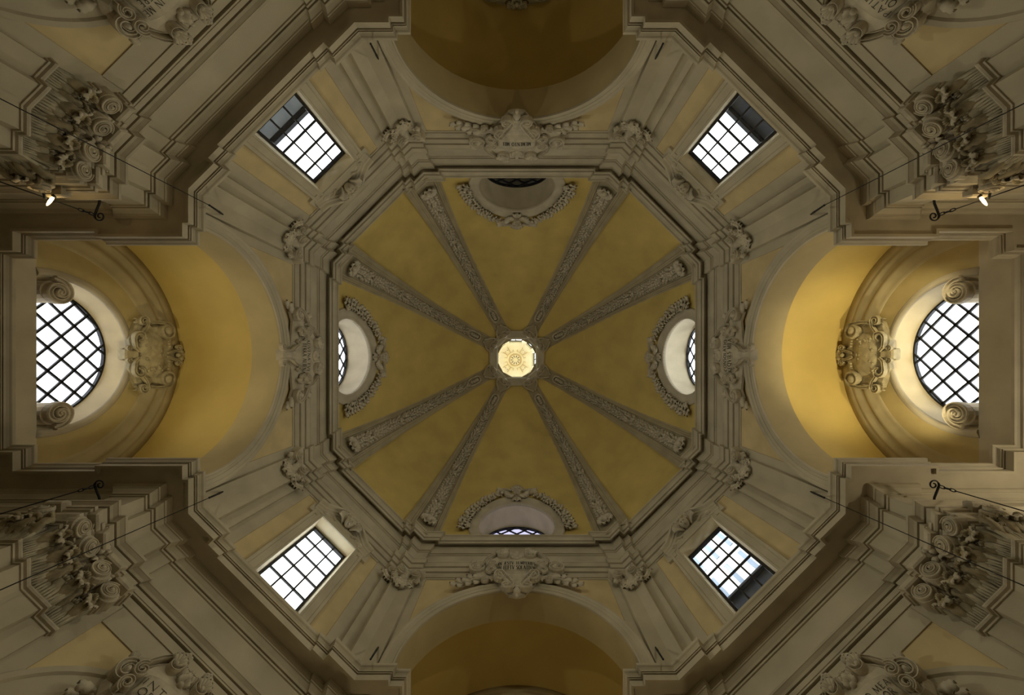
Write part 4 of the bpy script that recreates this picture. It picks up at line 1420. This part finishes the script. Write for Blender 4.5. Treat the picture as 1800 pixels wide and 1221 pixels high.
# great pilaster capitals of the lower order (four in view, on the east and west arms)
def great_capital(sgn):
    th, td = 0.0, sgn * PI / 4
    base = pt(th, 6.0, sgn * 2.8)
    root = empty('great_capital', Matrix.Translation((*base, 4.62)))
    path = [pt(td, d, -sgn * e) for d, e in ((6.5, 1.56), (6.38, 1.56), (6.38, 1.82), (6.25, 1.82))] + \
           [pt(th, d, sgn * e) for d, e in ((5.94, 2.90), (5.94, 2.60), (6.04, 2.60), (6.04, 2.37), (6.58, 2.37))]
    sd = -1 if sgn > 0 else 1
    def band(nm, prof, m):
        b = MB()
        sweep(b, path, [(sd * p, z) for p, z in prof])
        return obj(nm, b, m, root)
    band('astragal', [(-.02, 4.62), (.02, 4.62), (.02, 4.64), (.05, 4.65), (.06, 4.67), (.05, 4.69), (.0, 4.70)], STUCCO)
    band('bell', [(.0, 4.69), (.015, 4.75), (.03, 5.0), (.05, 5.06)], OLDSTONE)
    band('echinus', [(.03, 5.05), (.06, 5.055), (.075, 5.07), (.06, 5.085), (.06, 5.10), (.09, 5.105), (.10, 5.12), (.08, 5.14), (.09, 5.16), (.14, 5.22), (.13, 5.28), (.08, 5.30)], STUCCO)
    band('abacus', [(.05, 5.29), (.10, 5.295), (.12, 5.31), (.12, 5.335), (.15, 5.345), (.16, 5.37), (.18, 5.375), (.18, 5.415), (-.02, 5.42)], STUCCO)
    # faces: (plan point, direction th, width)
    faces = []
    for a, b_ in zip(path[1:], path[2:]):
        L = math.hypot(b_[0] - a[0], b_[1] - a[1])
        if L < .2: continue
        dx, dy = (b_[0] - a[0]) / L, (b_[1] - a[1]) / L
        n = Vector((-dy, dx, 0)) * sd
        faces.append((Vector((*a, 0)), Vector((dx, dy, 0)), n, L))
    rnd = random.Random(8)
    for p, u, n, L in faces:
        # frame with local x along u (made right-handed), y up, z along n
        x = Vector((0, 0, 1)).cross(n)
        org = p + u * (L / 2)
        T = Matrix(((x.x, 0, n.x, org.x), (x.y, 0, n.y, org.y), (x.z, 1, n.z, 0), (0, 0, 0, 1)))
        k = 2 if L > .45 else 1
        for q in range(k):
            cx = (q - (k - 1) / 2) * L / k
            wdt = min(.17, L / k * .52)
            b = MB(T)
            for f in range(9):                      # ribbed lower leaf, flat against the bell
                leaf(b, cx + (f - 4) * wdt * .23, 4.70, PI / 2 + rnd.uniform(-.06, .06), .27 + rnd.uniform(0, .08), wdt * .11, .04 + rnd.uniform(0, .03), .02, .5, 0, 6)
            leaf(b, cx, 4.79, PI / 2, .16, wdt * .42, .09, .02, .8, 3, 7)
            for g in range(5):
                t = (g - 2) / 2
                blob(b, (cx + t * wdt * .36, 4.935 - .03 * t * t, .12 - .03 * t * t), (wdt * .13, .028, .04), None, 6, 4)
            obj('lower_leaf', b, OLDSTONE, root)
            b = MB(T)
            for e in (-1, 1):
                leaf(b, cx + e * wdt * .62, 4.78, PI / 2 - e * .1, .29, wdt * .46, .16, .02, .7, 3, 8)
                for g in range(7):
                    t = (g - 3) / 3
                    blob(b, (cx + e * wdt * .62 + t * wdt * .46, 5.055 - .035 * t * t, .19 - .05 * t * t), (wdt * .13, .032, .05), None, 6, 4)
            obj('upper_leaf', b, BROWN, root)
    def vol(frm, x, d):
        b = MB(frm)
        volute(b, x, 5.20, .145, d, .04, .20, None, PI / 2, .78)
        for f in range(3):
            leaf(b, x, 5.06 - .02 * f, -PI / 2 + (f - 1) * .8, .13, .05, .17, .06, .9, 2, 5)
        obj('volute', b, STUCCO, root)
        b = MB(frm)
        slab(b, [(x - .12, 5.33), (x + .12, 5.33), (x + .16, 5.42), (x - .16, 5.42)], .05, .26, .02)
        obj('abacus_horn', b, STUCCO, root)
    vol(frame(td, 6.38), sgn * 1.56, 1)
    vol(frame(td, 6.25), sgn * 1.85, 1)
    vol(frame(th, 5.94), -sgn * 2.66, -1)
    vol(frame(th, 6.04), -sgn * 2.40, -1)
    vol(Matrix(((1 if sgn < 0 else -1, 0, 0, 0), (0, 0, -sgn, 2.37 * sgn), (0, 1, 0, 0), (0, 0, 0, 1))), (6.40 if sgn < 0 else -6.40), 1)
    b = MB(frame(th + sgn * .39, 6.30))
    xx = sgn * .38 * 0
    FMM = frame(sgn * .452, 6.52)
    b = MB(FMM)
    for f in range(7):
        a = 2 * PI * f / 7
        leaf(b, .02 * math.cos(a), 5.34 + .02 * math.sin(a), a, .12, .045, .08, .06, .8, 1, 5)
    blob(b, (0, 5.34, .14), .045)
    obj('fleuron', b, STUCCO, root)
    b = MB(FMM)
    for f in range(9):
        a = PI * (1.0 + f / 8)
        leaf(b, 0, 5.14, a, .10, .03, .07, .02, .5, 0, 5)
    obj('shell', b, STUCCO, root)
    return root
GC = 'great capitals under the lower entablature'
for sgn, labs in ((1, ('weathered great capital beside the bright stripes of the east arm, lower pier', 'weathered great capital on the pier above the west arm, wall lamp below it')),
                  (-1, ('weathered great capital on the pier above the east arm, wall lamp below it', 'weathered great capital on the pier below the west arm, no lamp'))):
    r = great_capital(sgn)
    m0 = r.matrix_world.copy()
    tag(r, None, labs[0], 'capital', GC)
    o = dup(r, Matrix.Rotation(PI, 4, 'Z') @ m0, labs[1])

# ---------------------------------------------------------------- iron hooks, hanging wires, brackets, lamps
spike_lab = {('E', 1): 'below the east arch', ('E', -1): 'above the east arch', ('W', 1): 'above the west arch', ('W', -1): 'below the west arch',
             ('S', 1): 'at the west foot of the bottom arch', ('S', -1): 'at the east foot of the bottom arch', ('N', 1): 'at the east foot of the top arch', ('N', -1): 'at the west foot of the top arch'}
for k in 'ESWN':
    for sgn in (1, -1):
        Mk = Matrix.Rotation(TH[k], 4, 'Z')
        a = Mk @ Vector((5.92, sgn * 2.79, 7.80))
        t = Mk @ Vector((5.26, sgn * 2.50, 6.62))
        b = MB()
        tube(b, [a, a.lerp(t, .2), a.lerp(t, .6), t], [.012, .02, .018, .014], 6)
        blob(b, a.lerp(t, .35), .024, None, 6, 4)
        blob(b, t, .02, None, 6, 4)
        wired = k in 'EW'
        o = obj('iron_hook', b, IRON, None, None, 'thin black iron bar leaning off the pier ' + spike_lab[(k, sgn)], 'hook', 'iron bars on the drum piers')
        if wired:
            b = MB()
            tube(b, [t, t + Vector((0, 0, -1.5)), t + Vector((0, 0, -4.2))], .0065, 5)
            o = obj('hanging_wire', b, IRON, None, None, 'thin dark wire hanging from the iron bar ' + spike_lab[(k, sgn)], 'wire', 'wires hanging from the iron bars')
br = {('E', 1): 'below the east lunette, in front of bright stripes', ('E', -1): 'above the east lunette', ('W', 1): 'above the west lunette', ('W', -1): 'below the west lunette'}
for k in 'EW':
    for sgn in (1, -1):
        Mk = Matrix.Rotation(TH[k], 4, 'Z')
        root = empty('scroll_bracket', Mk @ Matrix.Translation((6.55, sgn * 2.36, 6.02)), None, 'curled black iron bracket on the wall ' + br[(k, sgn)], 'bracket', 'curled iron brackets')
        b = MB()
        pts = [(6.52, 2.40), (6.53, 2.30), (6.57, 2.20), (6.60, 2.12)] + spiral(6.52, 2.10, .085, .02, 1.3, .1, -1, 18)
        tube(b, [Mk @ Vector((x, sgn * y, 6.05)) for x, y in pts], [.016] * 6 + [.011] * (len(pts) - 6), 6)
        obj('arm', b, IRON, root)
        b = MB()
        tip = Mk @ Vector((6.60, sgn * 2.12, 6.05))
        for q in range(3):
            c = tip + Vector((0, 0, -.05 - .07 * q))
            tube(b, [c + Vector((.02 * math.cos(a) if q % 2 else 0, 0 if q % 2 else .02 * math.cos(a), .045 * math.sin(a))) for a in [2 * PI * i / 10 for i in range(11)]], .008, 5)
        obj('chain', b, IRON, root)
        b = MB()
        tube(b, [tip + Vector((0, 0, -.22)), tip + Vector((0, 0, -4))], .008, 5)
        obj('hanging_rope', b, IRON, None, None, 'dark rope hanging from the curled bracket ' + br[(k, sgn)], 'rope', 'ropes hanging from the curled brackets')
for k, sgn, lab in (('W', 1, 'small glowing wall lamp under the capital above the west lunette'), ('E', -1, 'small glowing wall lamp under the capital above the east lunette')):
    Mk = Matrix.Rotation(TH[k], 4, 'Z')
    p = Mk @ Vector((6.45, sgn * 2.05, 5.35))
    root = empty('wall_lamp', Matrix.Translation(p), None, lab, 'lamp', 'wall lamps on the piers')
    wall = Mk @ Vector((6.45, sgn * 2.36, 5.25))
    b = MB(); tube(b, [wall, wall.lerp(p, .6) + Vector((0, 0, -.05)), p + Vector((0, 0, -.06))], .015, 6); obj('arm', b, IRON, root)
    ax = Mk @ Vector((.07, sgn * -.09, .0))
    b = MB(); tube(b, [p - ax * 1.2, p - ax * .8, p - ax * .6], [.015, .024, .026], 8); obj('socket', b, IRON, root)
    b = MB(); tube(b, [p - ax * .6, p - ax * .3, p + ax * .2, p + ax * .6, p + ax * .75], [.012, .018, .018, .012, .004], 8); obj('bulb', b, BULB, root)
    q = p + Mk.to_3x3() @ Vector((0, -sgn * .15, .05))
    light('wall_lamp_light', 'POINT', q, 3.5 if k == 'E' else 2.0, (1, .7, .32), .03)

# ---------------------------------------------------------------- neighbouring houses seen through the drum windows
def outside(k, d, z1, lab, bands, wm=None):
    M = frame(TH[k], d)
    root = empty('neighbour_house', frame(TH[k], d, 3.0), None, lab, 'house')
    b = MB(M); box(b, -3.5, 3.5, 3.0, z1, -2.0, 0); obj('wall', b, wm or SLATE, root)
    b = MB(M); box(b, -3.6, 3.6, z1, z1 + .12, -2.1, .08); obj('parapet', b, SLATE, root)
    if bands:
        b = MB(M); box(b, -3.4, 3.4, z1 + .1, 17.5, -2.0, -.6); obj('facade', b, OUTWALL, root)
        for x in (-.62, .0, .62):
            for y in (11.2, 12.9, 14.6):
                b = MB(M); box(b, x - .07, x + .07, y, y + 1.25, -.65, -.58); obj('window', b, BLUEGLASS, root)
outside('SE', 8.9, 10.55, 'house with dark wall and blue-white facade seen through the lower east window', True)
outside('NE', 8.6, 10.2, 'dark house wall seen through the upper east window', False)
outside('NW', 8.9, 10.6, 'dim grey house wall seen through the upper west window', False, OUTGREY)
